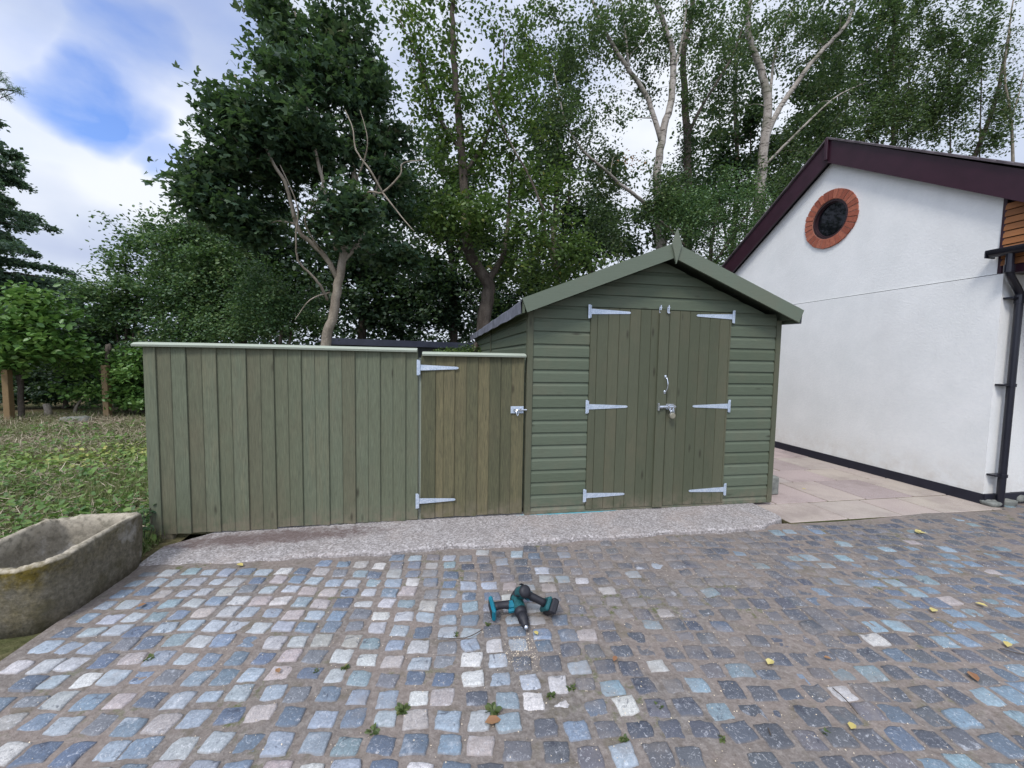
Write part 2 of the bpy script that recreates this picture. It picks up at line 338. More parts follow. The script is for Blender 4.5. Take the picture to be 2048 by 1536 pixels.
# driveway bed
m = Mt('gritty_joint_sand'); n = m.noise(1.3, 6, .65); n2 = m.noise(45, 5, .7); n3 = m.noise(8, 5, .6)
c = m.ramp(n2, (.28, S(92, 86, 80)), (.5, S(118, 112, 107)), (.72, S(146, 140, 134)))
c = m.mix(m.rng(n, .35, .7, 0, .55), c, S(150, 134, 124)); c = m.mix(m.rng(n3, .58, .72, 0, .5), c, S(92, 86, 66)); c = m.mix(m.math('MULTIPLY', m.rng(m.noise(2.1, 4, .6, m.mapv(loc=(4, 2, 0))), .54, .66), m.rng(m.noise(24, 5, .75), .5, .62, 0, .8)), c, S(82, 92, 44))
M['bed'] = m.fin(c, .95, .15, m.bump(m.math('ADD', n2, m.math('MULTIPLY', n3, .8)), .012, .8))
# setts
m = Mt('granite_setts'); cl = m.attr('col', 'Color'); al = m.attr('col', 'Alpha')
n = m.noise(34, 6, .7, None, .6); n2 = m.noise(110, 4, .75); v = m.voro(260); n4 = m.noise(16, 6, .7, None, .8)
c = m.mix(m.rng(n, .32, .68, 0, .75), cl, m.mix(.5, cl, (.10, .11, .13))); c = m.mix(m.rng(n2, .38, .66, 0, .42), c, (.07, .075, .085)); c = m.mix(m.rng(m.noise(60, 5, .75, m.mapv((1, 1, 1), (5, 2, 0)), 1.5), .56, .66, 0, .5), c, S(214, 214, 216))
c = m.mix(m.math('MULTIPLY', m.rng(v.outputs['Distance'], .1, .4, .5, 0), al), c, (.06, .055, .055))
c = m.mix(m.rng(n4, .60, .66, 0, .6), c, S(52, 54, 66)); c = m.mix(m.rng(m.noise(11, 6, .7, m.mapv(loc=(3, 9, 1))), .60, .74, 0, .5), c, S(205, 208, 214))
# sand and sawdust trodden over the setts, thicker around the middle right
sx = m.n('ShaderNodeSeparateXYZ'); m.put(sx.inputs[0], m.co.outputs['Object'])
ex = m.math('MULTIPLY', m.math('SUBTRACT', sx.outputs[0], .75), .75); ey = m.math('MULTIPLY', m.math('ADD', sx.outputs[1], .95), 1.1)
dd = m.math('ADD', m.math('MULTIPLY', ex, ex), m.math('MULTIPLY', ey, ey)); dz = m.rng(dd, 0, 2.2, .20, 0)
du = m.math('ADD', m.noise(3.2, 6, .68), dz); du = m.rng(du, .58, .80, 0, .8)
edge = m.rng(m.attr('dome', 'Fac'), .86, 1.0, 0, .7)
du = m.math('MAXIMUM', du, m.math('MULTIPLY', edge, m.rng(m.noise(7, 4), .3, .6, .4, 1)))
c = m.mix(du, c, m.ramp(n2, (.3, S(108, 101, 95)), (.7, S(152, 143, 136))))
M['sett'] = m.fin(c, .72, .35, m.bump(m.math('ADD', n, m.math('MULTIPLY', n2, .5)), .006, .65))
# soil and turf
m = Mt('rough_soil'); n = m.noise(1.1, 6, .65); n2 = m.noise(22, 5, .7)
c = m.ramp(n2, (.3, S(66, 58, 46)), (.55, S(100, 90, 68)), (.75, S(136, 124, 96))); c = m.mix(m.rng(n, .42, .6, 0, .6), c, S(70, 82, 42))
M['soil'] = m.fin(c, .95, .1, m.bump(n2, .03, .8))
# old stone trough
m = Mt('weathered_stone'); n = m.noise(6, 6, .65); n2 = m.noise(45, 5, .7); n3 = m.noise(3.2, 5, .6)
c = m.ramp(n2, (.3, S(88, 84, 74)), (.55, S(118, 112, 100)), (.8, S(148, 142, 128))); c = m.mix(m.rng(n, .5, .66, 0, .7), c, S(78, 74, 56)); c = m.mix(m.rng(n3, .63, .7, 0, .7), c, S(176, 172, 166))
g = m.attr('moss'); c = m.mix(m.math('MULTIPLY', g, m.rng(m.noise(9, 6, .7), .32, .58, 0, .95)), c, m.ramp(n2, (.3, S(58, 50, 20)), (.7, S(110, 96, 44))))
g2 = m.attr('rim'); c = m.mix(m.math('MULTIPLY', g2, m.rng(m.noise(30, 4), .35, .55, .2, .75)), c, S(186, 176, 158))
M['trough'] = m.fin(c, .92, .15, m.bump(m.math('ADD', n, m.math('MULTIPLY', n2, .6)), .012, .8))
m = Mt('grey_stone'); n = m.noise(14, 5, .65); M['stone'] = m.fin(m.ramp(n, (.3, S(96, 98, 94)), (.6, S(132, 134, 128)), (.8, S(158, 158, 150))), .9, .2, m.bump(n, .01, .7))
# bark
def bark(name, stops, birch=False):
    m = Mt(name); n = m.noise(6, 5, .65, m.mapv((1, 1, .35))); n2 = m.noise(30, 4, .6)
    c = m.ramp(m.math('ADD', m.math('MULTIPLY', n, .75), m.math('MULTIPLY', n2, .25)), *stops)
    if birch:
        b = m.noise(4, 5, .7, m.mapv((1.0, 1.0, 4.5))); c = m.mix(m.rng(b, .53, .60, 0, .85), c, S(58, 52, 46)); c = m.mix(m.rng(m.noise(1.2, 4, .6), .5, .62, 0, .6), c, S(84, 88, 66))
    return m.fin(c, .9, .15, m.bump(m.math('ADD', n, n2), .02, .6))
M['bark_pale'] = bark('pale_smooth_bark', [(.3, S(96, 88, 76)), (.48, S(136, 126, 112)), (.7, S(168, 158, 144))])
M['bark_dark'] = bark('dark_bark', [(.3, S(50, 44, 40)), (.5, S(84, 76, 68)), (.75, S(120, 110, 100))])
M['bark_birch'] = bark('birch_bark', [(.3, S(118, 110, 102)), (.5, S(160, 152, 143)), (.75, S(190, 184, 176))], True)
def leaf(name, *stops, trans=.35, rough=.5, spec=.35):
    m = Mt(name); r = m.attr('rnd'); k = m.attr('clm')
    c = m.ramp(m.math('ADD', m.math('MULTIPLY', r, .6), m.math('MULTIPLY', k, .4)), *stops)
    m.fin(c, rough, spec)
    t = m.n('ShaderNodeBsdfTranslucent'); m.put(t.inputs[0], m.mix(.5, c, (.12, .22, .03), 'MIX'))
    mx = m.n('ShaderNodeMixShader'); mx.inputs[0].default_value = trans
    m.t.links.new(m.b.outputs[0], mx.inputs[1]); m.t.links.new(t.outputs[0], mx.inputs[2]); m.t.links.new(mx.outputs[0], m.out.inputs[0])
    return m.m
M['lf_maple'] = leaf('maple_leaves', (0, (.024, .052, .034)), (.45, (.052, .098, .058)), (.8, (.11, .17, .09)), (1, (.19, .20, .11)))
M['lf_bright'] = leaf('bright_leaves', (0, (.035, .07, .022)), (.5, (.08, .135, .035)), (.85, (.15, .22, .055)), (1, (.32, .28, .06)))
M['lf_laurel'] = leaf('laurel_leaves', (0, (.06, .14, .04)), (.5, (.13, .25, .06)), (1, (.24, .36, .10)), rough=.35)
M['lf_birch'] = leaf('birch_leaves', (0, (.035, .06, .038)), (.45, (.07, .11, .055)), (.8, (.13, .18, .08)), (1, (.26, .25, .10)))
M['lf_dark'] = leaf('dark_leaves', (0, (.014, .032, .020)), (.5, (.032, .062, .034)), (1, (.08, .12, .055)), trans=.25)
M['lf_hedge'] = leaf('hedge_leaves', (0, (.028, .064, .032)), (.42, (.075, .142, .062)), (.8, (.15, .23, .09)), (1, (.24, .29, .12)))
M['lf_conif'] = leaf('conifer_needles', (0, (.08, .14, .11)), (.5, (.14, .21, .16)), (1, (.22, .29, .20)), trans=.5)
M['lf_rust'] = leaf('rusty_leaves', (0, (.30, .13, .07)), (1, (.42, .24, .13)))
M['lf_yellow'] = leaf('yellow_leaves', (0, (.50, .40, .12)), (1, (.68, .58, .24)), trans=.15)
M['lf_ground'] = leaf('ground_cover_leaves', (0, (.07, .14, .04)), (.4, (.14, .24, .06)), (.75, (.26, .34, .09)), (1, (.55, .50, .16)))
M['lf_weed'] = leaf('weed_leaves', (0, (.05, .08, .03)), (.6, (.11, .15, .05)), (1, (.26, .24, .10)))
M['grass'] = leaf('grass_blades', (0, (.11, .16, .05)), (.5, (.22, .27, .10)), (1, (.42, .38, .20)))
M['straw'] = leaf('dry_grass', (0, (.20, .16, .11)), (.6, (.36, .30, .21)), (1, (.6, .52, .38)), trans=.1)

# ================================================================== GROUND
def und(x, y):
    return .006*np.sin(1.9*x+.7*y)+.005*np.sin(2.7*y-1.3*x+1)+.004*np.sin(4.3*x+3.1*y)
def grid(x0, x1, y0, y1, st, zf):
    xs = np.linspace(x0, x1, max(2, int((x1-x0)/st)+1)); ys = np.linspace(y0, y1, max(2, int((y1-y0)/st)+1))
    X, Y = np.meshgrid(xs, ys); V = np.stack([X, Y, zf(X, Y)], -1).reshape(-1, 3); nx = len(xs)
    i, j = np.meshgrid(np.arange(nx-1), np.arange(len(ys)-1)); a = (j*nx+i).ravel()
    return V, np.stack([a, a+1, a+1+nx, a+nx], 1)
g = MB(); g.add([(-250, -250, -.16), (250, -250, -.16), (250, 250, -.16), (-250, 250, -.16)], [(0, 1, 2, 3)])
tag(g.build('ground', M['soil']), kind='structure')
DZ = -.036
EDGE = lambda y: -2.62-.02*np.sin(5*y)-.03*np.sin(2*y+1)      # ragged left edge of the paving
def driveZ(X, Y): return DZ+und(X, Y)
V, F = grid(-2.66, 12, -9, -.2, .07, driveZ)
keep = []
c = V[F].mean(1); ok = ~((c[:, 1] > -.42) & (c[:, 0] < 4.52)) & ~((c[:, 1] > -.27))
tag(np_mesh('driveway', V, F[ok], M['bed'], smooth=True), kind='structure')
# setts: real stones, warped grid measured from the photo
def lowf(a, b, s):
    return np.sin(a*1.7+s)*.5+np.sin(b*2.3+s*2.1)*.3+np.sin((a+b)*1.1+s*.7)*.4
us = np.array([-1, -.93, -.78, -.42, 0, .42, .78, .93, 1.])
U0, V0 = np.meshgrid(us, us); K = len(us)
rad = np.maximum(abs(U0), abs(V0))
tplF = np.array([[j*K+i, j*K+i+1, (j+1)*K+i+1, (j+1)*K+i] for j in range(K-1) for i in range(K-1)])
SV, SC, SD = [], [], []
pal_l = [S(158, 168, 180), S(176, 182, 188), S(192, 192, 192), S(130, 146, 164), S(142, 158, 164), S(104, 118, 138), S(178, 172, 166), S(164, 172, 178), S(100, 112, 128), S(120, 134, 148), S(168, 178, 186), S(150, 162, 172), S(182, 184, 184), S(128, 130, 134)]
pal_d = [S(84, 86, 95), S(96, 95, 100), S(74, 78, 90), S(106, 104, 108), S(92, 94, 99), S(118, 115, 117), S(80, 83, 90)]
pal_r = [S(122, 142, 160), S(142, 164, 174), S(100, 112, 128), S(86, 90, 99), S(108, 104, 104), S(126, 146, 152), S(78, 81, 90), S(98, 97, 102), S(90, 91, 95)]
occ_pink = S(186, 174, 170)
ncol = 0
for ix in range(-1, 112):
    xc = -2.55+ix*.1165
    yj0 = rng.uniform(0, .105)
    for iy in range(-12, 64):
        x = xc+.030*lowf(iy*.25, ix*.1, 1.)+rng.normal(0, .0065)
        slope = -.16*x-.022*max(0, x-1)**1.2
        y = -.46-iy*.1055+(-.16*(x+2.55)-.05*np.sin(x*1.3))+.012*np.sin(iy*.5+ix*.9)+rng.normal(0, .0060)
        if x > 2.4: y += .0
        front_lim = -.475-.02 if x < 2.2 else (-.445 if x < 4.5 else -.30)
        if x < -1.2: front_lim = -.52
        if y > front_lim-.045 or y < -6 or x < EDGE(y)+.02 or x > 9.5: continue
        if (x-CAM[0])**2+(y-CAM[1])**2 > 90: continue
        hx = (.0498 if x < .3 else .0528)*rng.uniform(.84, 1.06); hy = (.0455 if x < .3 else .0482)*rng.uniform(.83, 1.07)
        if rng.random() < .05: hy *= rng.uniform(.6, .85)
        if x > 0 and rng.random() < .15: hx *= 1.06
        cst = rng.uniform(.04, .24)
        px = hx*U0*np.sqrt(1-cst*V0**2/1.2); py = hy*V0*np.sqrt(1-cst*U0**2/1.2)
        ph = rng.uniform(0, 6.28, 6); amp = .0042
        ang = np.arctan2(V0, U0)
        w = 1+(.045*np.sin(2*ang+ph[0])+.035*np.sin(3*ang+ph[1])+.025*np.sin(5*ang+ph[2])+.02*np.sin(9*ang+ph[5])+rng.normal(0, .012, ang.shape))*(rad > .3)
        px = px*w; py = py*w
        th = rng.normal(0, .075)-.10-.03*max(0, x)
        if x < -.6: th = rng.normal(0, .06)-.13
        cx_, sx_ = math.cos(th), math.sin(th)
        qx = px*cx_-py*sx_; qy = px*sx_+py*cx_
        lift = rng.normal(.0075, .0022)-(.0045 if (x > .2 and rng.random() < .5) else 0)-(.003 if (x > 3.2) else 0)
        z = lift-.0028*(rad > .9)*1-.0012*rad**2*2+.0009*np.sin(qx*95+ph[3])+.0009*np.sin(qy*88+ph[4])+rng.normal(0, .0005, qx.shape)
        z = np.where(rad > .97, -.02, z)+ (rng.normal(0, .03)*px+rng.normal(0, .03)*py)
        z = z+DZ+und(x+qx, y+qy)
        SV.append(np.stack([x+qx, y+qy, z], -1).reshape(-1, 3))
        # colour
        pl_ = 1/(1+math.exp((x+.35+.25*math.sin(y*2.2))*5)); pr_ = 1/(1+math.exp(-(x-1.0+.4*math.sin(y*2))*3))
        u_ = rng.random(); al = 0
        if u_ < pl_: cc = pal_l[rng.integers(len(pal_l))]
        elif rng.random() < pr_: cc = pal_r[rng.integers(len(pal_r))]
        else: cc = pal_d[rng.integers(len(pal_d))]
        if rng.random() < (.05 if x < 0 else .018): cc = occ_pink; al = .9
        if rng.random() < (.06 if x < .3 else .014): cc = S(214, 211, 207); al = 1
        if y > -.95 and x > -.6 and rng.random() < .75: cc = pal_d[rng.integers(len(pal_d))]; al = 0
        k = rng.uniform(.86, 1.1); tint = rng.uniform(-.03, .03, 3)
        cc = [max(0.01, c_*k*(1+t_)) for c_, t_ in zip(cc[:3], tint)]
        SC.append(np.tile([*cc, al], (K*K, 1))); SD.append(rad.reshape(-1)); ncol += 1
SV = np.concatenate(SV); SC = np.concatenate(SC); SD = np.concatenate(SD)
SF = (np.arange(ncol)[:, None, None]*K*K+tplF[None]).reshape(-1, 4)
so = np_mesh('driveway_setts', SV, SF, M['sett'], smooth=True, vcol={'col': SC})
a = so.data.attributes.new('dome', 'FLOAT', 'POINT'); a.data.foreach_set('value', SD.astype(np.float32))
tag(so, kind='structure')
# concrete strip under fence and shed, broken front edge
st = MB(); n = 120; fr = []; bk = []
for i in range(n+1):
    x = -2.66+(2.22+2.66)*i/n; t = i/n
    yf = -.49+.012*math.sin(x*7)+.008*math.sin(x*19+1)+rng.normal(0, .004)
    if x < -2.3: yf += (-2.3-x)*.10
    if x > 1.95: yf += (x-1.95)*.55
    zt = -.002-(.020 if x < -1.3 else 0)*min(1, (-1.3-x)/1.2 if x < -1.3 else 0)
    fr.append((x, yf, zt)); yb = .06
    if x < -2.45: yb = .0-(-2.45-x)*.9
    bk.append((x, yb, zt+.002))
vs, fs = [], []
for i in range(n+1):
    x, yf, zt = fr[i]; xb, yb, zb = bk[i]
    cols = [(x, yf-.012, -.075), (x, yf-.006, zt-.016), (x, yf+.01, zt-.003)]+[(x+(xb-x)*s_, yf+(yb-yf)*s_, zt+(zb-zt)*s_+rng.normal(0, .0008)) for s_ in (.15, .3, .45, .6, .75, .9, 1)]+[(xb, yb, -.075)]
    vs += cols
kk = len(cols)
for i in range(n):
    for j in range(kk-1): fs.append((i*kk+j, (i+1)*kk+j, (i+1)*kk+j+1, i*kk+j+1))
fs.append(tuple(range(kk))); fs.append(tuple(n*kk+j for j in range(kk))[::-1])
st.add(vs, fs); tag(st.build('concrete_strip', M['strip']), kind='structure')
# patio slabs between shed and house
pa = MB(); y = -.43; ry = 0
x_end = 4.63
while y < 7.5:
    d = [.42, .60, .45, .60][ry % 4]; x = 2.225-(.0 if y < -.3 else 0)+(-.35 if ry % 2 else 0); 
    while x < x_end:
        w_ = [.62, .46, .60][(ry+int(x*3)) % 3]
        x0, x1 = max(x, 2.235 if y < .05 else 2.235), min(x+w_, x_end)
        if x1-x0 > .04:
            dz = rng.normal(0, .0012)
            pa.box(x0+.0075, x1-.0075, y+.0075, y+d-.0075, -.08, -.024+dz, rng.random(), .005)
        x += w_
    y += d; ry += 1
tag(pa.build('patio', M['patio']), kind='structure')
pb = MB(); pb.box(2.23, 4.64, -.425, 7.5, -.085, -.030); tag(pb.build('patio_bed', M['soil']), kind='structure')
# land around: garden left, strip behind
def landZ(X, Y):
    z = -.05+.02*np.sin(X*1.3+Y)+.015*np.sin(2.7*Y-X*2.1)
    z = z+np.clip((Y-1)*.012, 0, .06)
    return np.where(Y < -.9, z-.03, z)
V, F = grid(-18, -2.64, -6, 12, .12, landZ); tag(np_mesh('garden_ground', V, F, M['soil'], smooth=True), kind='structure')
V, F = grid(-2.64, 2.2, .08, 12, .2, landZ); tag(np_mesh('yard_ground', V, F, M['soil'], smooth=True), kind='structure')
V, F = grid(-40, 40, 12, 50, 1.0, lambda X, Y: -.02+.1*np.sin(X*.3)*np.sin(Y*.2)+0*X); tag(np_mesh('woodland_floor', V, F, M['soil'], smooth=True), kind='structure')

# ================================================================== leaf engine
T_OVAL = (np.array([(0, 0, 0), (.35, .30, .05), (.75, .24, .03), (1, 0, -.05), (.75, -.24, .03), (.35, -.30, .05)]), [(0, 1, 2, 3), (0, 3, 4, 5)])
T_RHOMB = (np.array([(0, 0, 0), (.45, .36, .06), (1, 0, -.04), (.45, -.36, .06)]), [(0, 1, 2, 3)])
def _lobe(a, l, w):
    c, s = math.cos(a), math.sin(a)
    p = [(0, 0), (.5*l, w), (l, 0), (.5*l, -w)]
    return [(x*c-y*s, x*s+y*c, -.12*abs(a)*x) for x, y in p]
T_MAPLE = (np.array(_lobe(0, 1, .26)+_lobe(.95, .78, .22)+_lobe(-.95, .78, .22)), [(0, 1, 2, 3), (4, 5, 6, 7), (8, 9, 10, 11)])
T_BLADE = (np.array([(0, .03, 0), (0, -.03, 0), (.6, -.02, .06), (1, 0, .22), (.6, .02, .06), (.3, .027, .0)]), [(0, 1, 2, 5), (5, 2, 3, 4)])
T_NEEDLE = (np.array([(0, .05, 0), (0, -.05, 0), (1, -.03, -.05), (1, .03, -.05)]), [(0, 1, 2, 3)])
def leaves(name, C, size, tpl, mat, parent=None, up=.6, clm=None, nrm=None, tang=None, flat=1.):
    N = len(C); C = np.asarray(C)
    nv = rng.normal(0, 1, (N, 3))*flat; nv[:, 2] = np.abs(nv[:, 2])+up
    if nrm is not None: nv = nv*.6+nrm
    nv /= np.linalg.norm(nv, axis=1)[:, None]
    tv = rng.normal(0, 1, (N, 3)) if tang is None else tang+rng.normal(0, .25, (N, 3))
    tv -= nv*(tv*nv).sum(1)[:, None]; tv /= np.linalg.norm(tv, axis=1)[:, None]+1e-9
    bv = np.cross(nv, tv); sz = (np.asarray(size)*np.ones(N))[:, None, None]
    tp, tf = tpl; tf = np.array(tf)
    V = C[:, None]+sz*(tp[None, :, 0, None]*tv[:, None]+tp[None, :, 1, None]*bv[:, None]+tp[None, :, 2, None]*nv[:, None])
    F = (np.arange(N)[:, None, None]*len(tp)+tf[None]).reshape(-1, tf.shape[1])
    r = np.repeat(rng.random(N), len(tf)); k = np.repeat(clm if clm is not None else rng.random(N), len(tf))
    return np_mesh(name, V.reshape(-1, 3), F, mat, parent, fattr={'rnd': r, 'clm': k})
def smooth_path(pts, n=4):
    P = [np.array(p, float) for p in pts]; out = []
    for i in range(len(P)-1):
        p0, p1, p2, p3 = P[max(i-1, 0)], P[i], P[i+1], P[min(i+2, len(P)-1)]
        for k in range(n):
            t = k/n; out.append(.5*((2*p1)+(-p0+p2)*t+(2*p0-5*p1+4*p2-p3)*t*t+(-p0+3*p1-3*p2+p3)*t**3))
    out.append(P[-1]); return out
def tree(name, label, cat, limbs, lobes, lf, leafmat, barkmat, size, per, spread=.28, group=None, twig=.012, up=.6, seed=1, base=None, tpl=None, maxlink=1.6, extra=None):
    """limbs: list of (points, r0, r1); lobes: (centre, radii, clusters). Every cluster hangs on a twig that grows from the nearest limb."""
    global rng
    keep = rng; rng = np.random.default_rng(seed)
    b0 = np.array(limbs[0][0][0]) if base is None else np.array(base)
    root = empty(name, tuple(b0)); tag(root, label, cat, group)
    wood = MB(); nodes = []; nrad = []
    for pts, r0, r1 in limbs:
        sp = smooth_path(pts, 5); sp = [p+rng.normal(0, .012, 3)*min(1, r0*8) for p in sp]
        rr = np.linspace(r0, r1, len(sp))
        if pts is limbs[0][0]: rr[0] *= 1.35
        wood.tube(sp, rr, 9 if r0 > .06 else 6, rng.random())
        nodes += sp[2:]; nrad += list(rr[2:])
    cl = []
    for c, rad_, ncl in lobes:
        c = np.array(c, float); rad_ = np.array(rad_, float); k = 0
        while k < ncl:
            q = rng.normal(0, 1, 3); q /= np.linalg.norm(q); rr = rng.random()**(1/2.2)
            p = c+q*rad_*rr
            if p[2] < .25: continue
            cl.append(p); k += 1
    cl = np.array(cl)
    nodes = [np.array(q) for q in nodes]
    d0 = np.linalg.norm(cl[:, None]-np.array(nodes)[None], axis=2).min(1)
    LC, LK = [], []
    for i in np.argsort(d0):
        p = cl[i]; A = np.array(nodes); dd = np.linalg.norm(A-p, axis=1)+np.clip(A[:, 2]-p[2], 0, 9)*.8; j = int(dd.argmin()); a_ = A[j]
        L = np.linalg.norm(p-a_)
        mid = (a_+p)/2+np.array([0, 0, .12*L])+rng.normal(0, .07*L, 3)
        sp = smooth_path([a_, mid, p], 3); r0 = min(nrad[j]*.7, .006+.011*L+twig*.5); r1 = twig*.3
        wood.tube(sp, np.linspace(r0, r1, len(sp)), 4, rng.random(), False)
        for q in sp[2:]: nodes.append(q); nrad.append(max(r0*.6, twig*.4))
        ncl = int(per*rng.uniform(.5, 1.5)); kk = rng.random()
        s_ = spread*rng.uniform(.7, 1.25)
        q = np.clip(rng.normal(0, 1, (ncl, 3)), -1.75, 1.75)*s_*np.array([1, 1, 1.35 if lf is T_RHOMB else .62])+p-np.array([0, 0, .15 if lf is T_RHOMB else 0])
        al = rng.random((ncl, 1)); m_ = rng.random(ncl) < .3
        q[m_] = (a_*(1-al[m_])+p*al[m_])+rng.normal(0, s_*.35, (m_.sum(), 3))
        LC.append(q); LK.append(np.full(ncl, kk))
    LC = np.concatenate(LC); LK = np.concatenate(LK); ok = LC[:, 2] > .02
    LC, LK = LC[ok], LK[ok]
    wood.build('trunk', barkmat, root, True)
    leaves('crown', LC, rng.uniform(.7, 1.25, len(LC))*size, tpl or lf, leafmat, root, up=up, clm=LK)
    if extra:
        for nm, pts, rad_, nn_, m_, sz_ in extra:
            q = rng.normal(0, 1, (nn_, 3))*rad_+np.array(pts); leaves(nm, q, rng.uniform(.7, 1.2, nn_)*sz_, lf, m_, root)
    rng = keep; return root, len(LC)
def lp(lst, Y):
    "limb through photo pixels; third value shifts it in depth"
    return [at(q[0], q[1], Y+(q[2] if len(q) > 2 else 0)) for q in lst]
def lobe(u, v, ru, rv, Y, ry, n):
    c = at(u, v, Y); sc = np.dot(c-CAM, FW)/FPX; return (c, (ru*sc, ry, rv*sc), n)
def foot(u, v, Y):
    p = at(u, v, Y); p[2] = -.08; return p
total = 0
# ---- sycamore left of centre
Y = 4.6
L = [([foot(640, 760, Y)]+lp([(650, 700), (664, 640), (676, 570), (684, 525), (692, 470, .1), (700, 410, .2), (708, 340, .3), (700, 240, .4), (690, 120, .4), (685, 10, .5), (680, -90, .5)], Y), .098, .02),
     (lp([(676, 560), (655, 520, -.1), (628, 490, -.2), (600, 465, -.3), (586, 420, -.4), (572, 370, -.5), (545, 325, -.5), (520, 270, -.4), (495, 215, -.3), (470, 150, -.2)], Y), .05, .012),
     (lp([(655, 600), (640, 570, -.2), (618, 545, -.3), (596, 520, -.4), (592, 470, -.5), (594, 410, -.5), (560, 330, -.5)], Y), .028, .008),
     (lp([(684, 525), (720, 480, .2), (740, 420, .4), (765, 330, .5), (780, 250, .6)], Y), .045, .012),
     (lp([(672, 500), (660, 420, -.2), (640, 340, -.3), (620, 250, -.3), (600, 130, -.2), (590, 20, 0)], Y), .045, .012),
     (lp([(690, 470), (730, 390, -.7), (765, 385, -.9), (800, 350, -1), (806, 326, -1), (850, 320, -1.1)], Y), .022, .006),
     (lp([(765, 385, -.9), (740, 340, -1), (712, 300, -1), (705, 255, -1), (690, 220, -.9)], Y), .018, .006),
     (lp([(765, 385, -.9), (800, 430, -1), (828, 462, -1.1)], Y), .016, .006),
     (lp([(660, 585), (620, 600, -.3), (590, 640, -.5)], Y), .016, .005), (lp([(640, 500, -.2), (610, 440, -.5), (640, 390, -.6), (645, 330, -.6)], Y), .018, .005), (lp([(703, 380, .2), (725, 330, -.2), (735, 280, -.4), (720, 220, -.4)], Y), .02, .005)]
lb = [lobe(640, 50, 100, 110, Y+.3, 1.1, 44), lobe(560, 90, 45, 100, Y, .7, 24), lobe(570, 220, 100, 75, Y-.3, 1.0, 42), lobe(470, 225, 40, 28, Y-.4, .4, 12), lobe(700, 190, 85, 110, Y+.4, 1.1, 42),
      lobe(505, 300, 85, 50, Y-.2, .7, 30), lobe(430, 335, 40, 28, Y-.1, .4, 14), lobe(405, 385, 32, 22, Y-.1, .4, 13), lobe(450, 420, 50, 32, Y, .5, 18), lobe(425, 385, 40, 30, Y, .4, 8), lobe(495, 462, 50, 24, Y+.1, .5, 13), lobe(765, 300, 70, 85, Y+.6, .8, 30),
      lobe(600, 330, 100, 55, Y+.5, .8, 22), lobe(700, 430, 50, 55, Y-.5, .35, 22), lobe(550, 400, 70, 45, Y+.5, .7, 14), lobe(790, 420, 55, 65, Y+1.2, .7, 18), lobe(650, 470, 130, 35, Y+1.2, .6, 14), lobe(800, 520, 65, 55, Y+1.2, .7, 16), lobe(690, 310, 60, 60, Y+.2, .6, 12), lobe(530, 10, 25, 40, Y+.2, .5, 9)]
t = tree('sycamore_tree', 'tall dark leafy sycamore with a pale forked trunk behind the middle of the long fence', 'tree', L, lb, T_MAPLE, M['lf_maple'], M['bark_pale'], .098, 78, .20, seed=11); total += t[1]
# ---- tree with kinked trunk beside the shed
Y = 6.6
L = [([foot(962, 760, Y)]+lp([(966, 660), (975, 600), (974, 562), (942, 515), (932, 440), (926, 350), (918, 240), (908, 130), (905, 30), (912, -60)], Y), .19, .04),
     (lp([(974, 562), (1002, 520, .1), (1015, 460, .2), (1020, 380, .3), (1030, 300, .3)], Y), .09, .02),
     (lp([(935, 505), (900, 485, -.2), (870, 470, -.3), (845, 460, -.3)], Y), .035, .01),
     (lp([(1020, 470), (1085, 432, -.9), (1078, 400, -1), (1052, 340, -1), (1028, 300, -1), (1000, 240, -.9), (975, 170, -.9)], Y), .035, .012),
     (lp([(926, 350), (970, 280, .2), (1000, 180, .3), (1010, 60, .3)], Y), .05, .012),
     (lp([(920, 300), (870, 220, .1), (840, 130, .1), (800, 40, .1)], Y), .05, .012)]
lb = [lobe(960, 440, 110, 60, Y-.8, .7, 42), lobe(1090, 480, 95, 80, Y-.6, .8, 44), lobe(880, 440, 50, 50, Y-.8, .5, 14), lobe(1080, 380, 90, 60, Y-.2, .8, 26), lobe(1000, 560, 120, 60, Y+.6, .7, 26),
      lobe(1150, 520, 60, 50, Y-.3, .6, 18), lobe(960, 330, 110, 80, Y+.3, 1., 30), lobe(870, 280, 60, 100, Y+.2, .8, 18), lobe(850, 120, 80, 110, Y+.4, 1., 24), lobe(930, 200, 90, 100, Y+.2, 1., 26), lobe(1020, 250, 80, 110, Y, 1., 28), lobe(1040, 120, 80, 100, Y+.2, 1., 24), lobe(880, 20, 110, 60, Y+.4, 1., 20)]
t = tree('broadleaf_tree', 'tree with bright green lower leaves and a kinked trunk just left of the shed roof', 'tree', L, lb, T_OVAL, M['lf_bright'], M['bark_dark'], .10, 52, .25, seed=12); total += t[1]
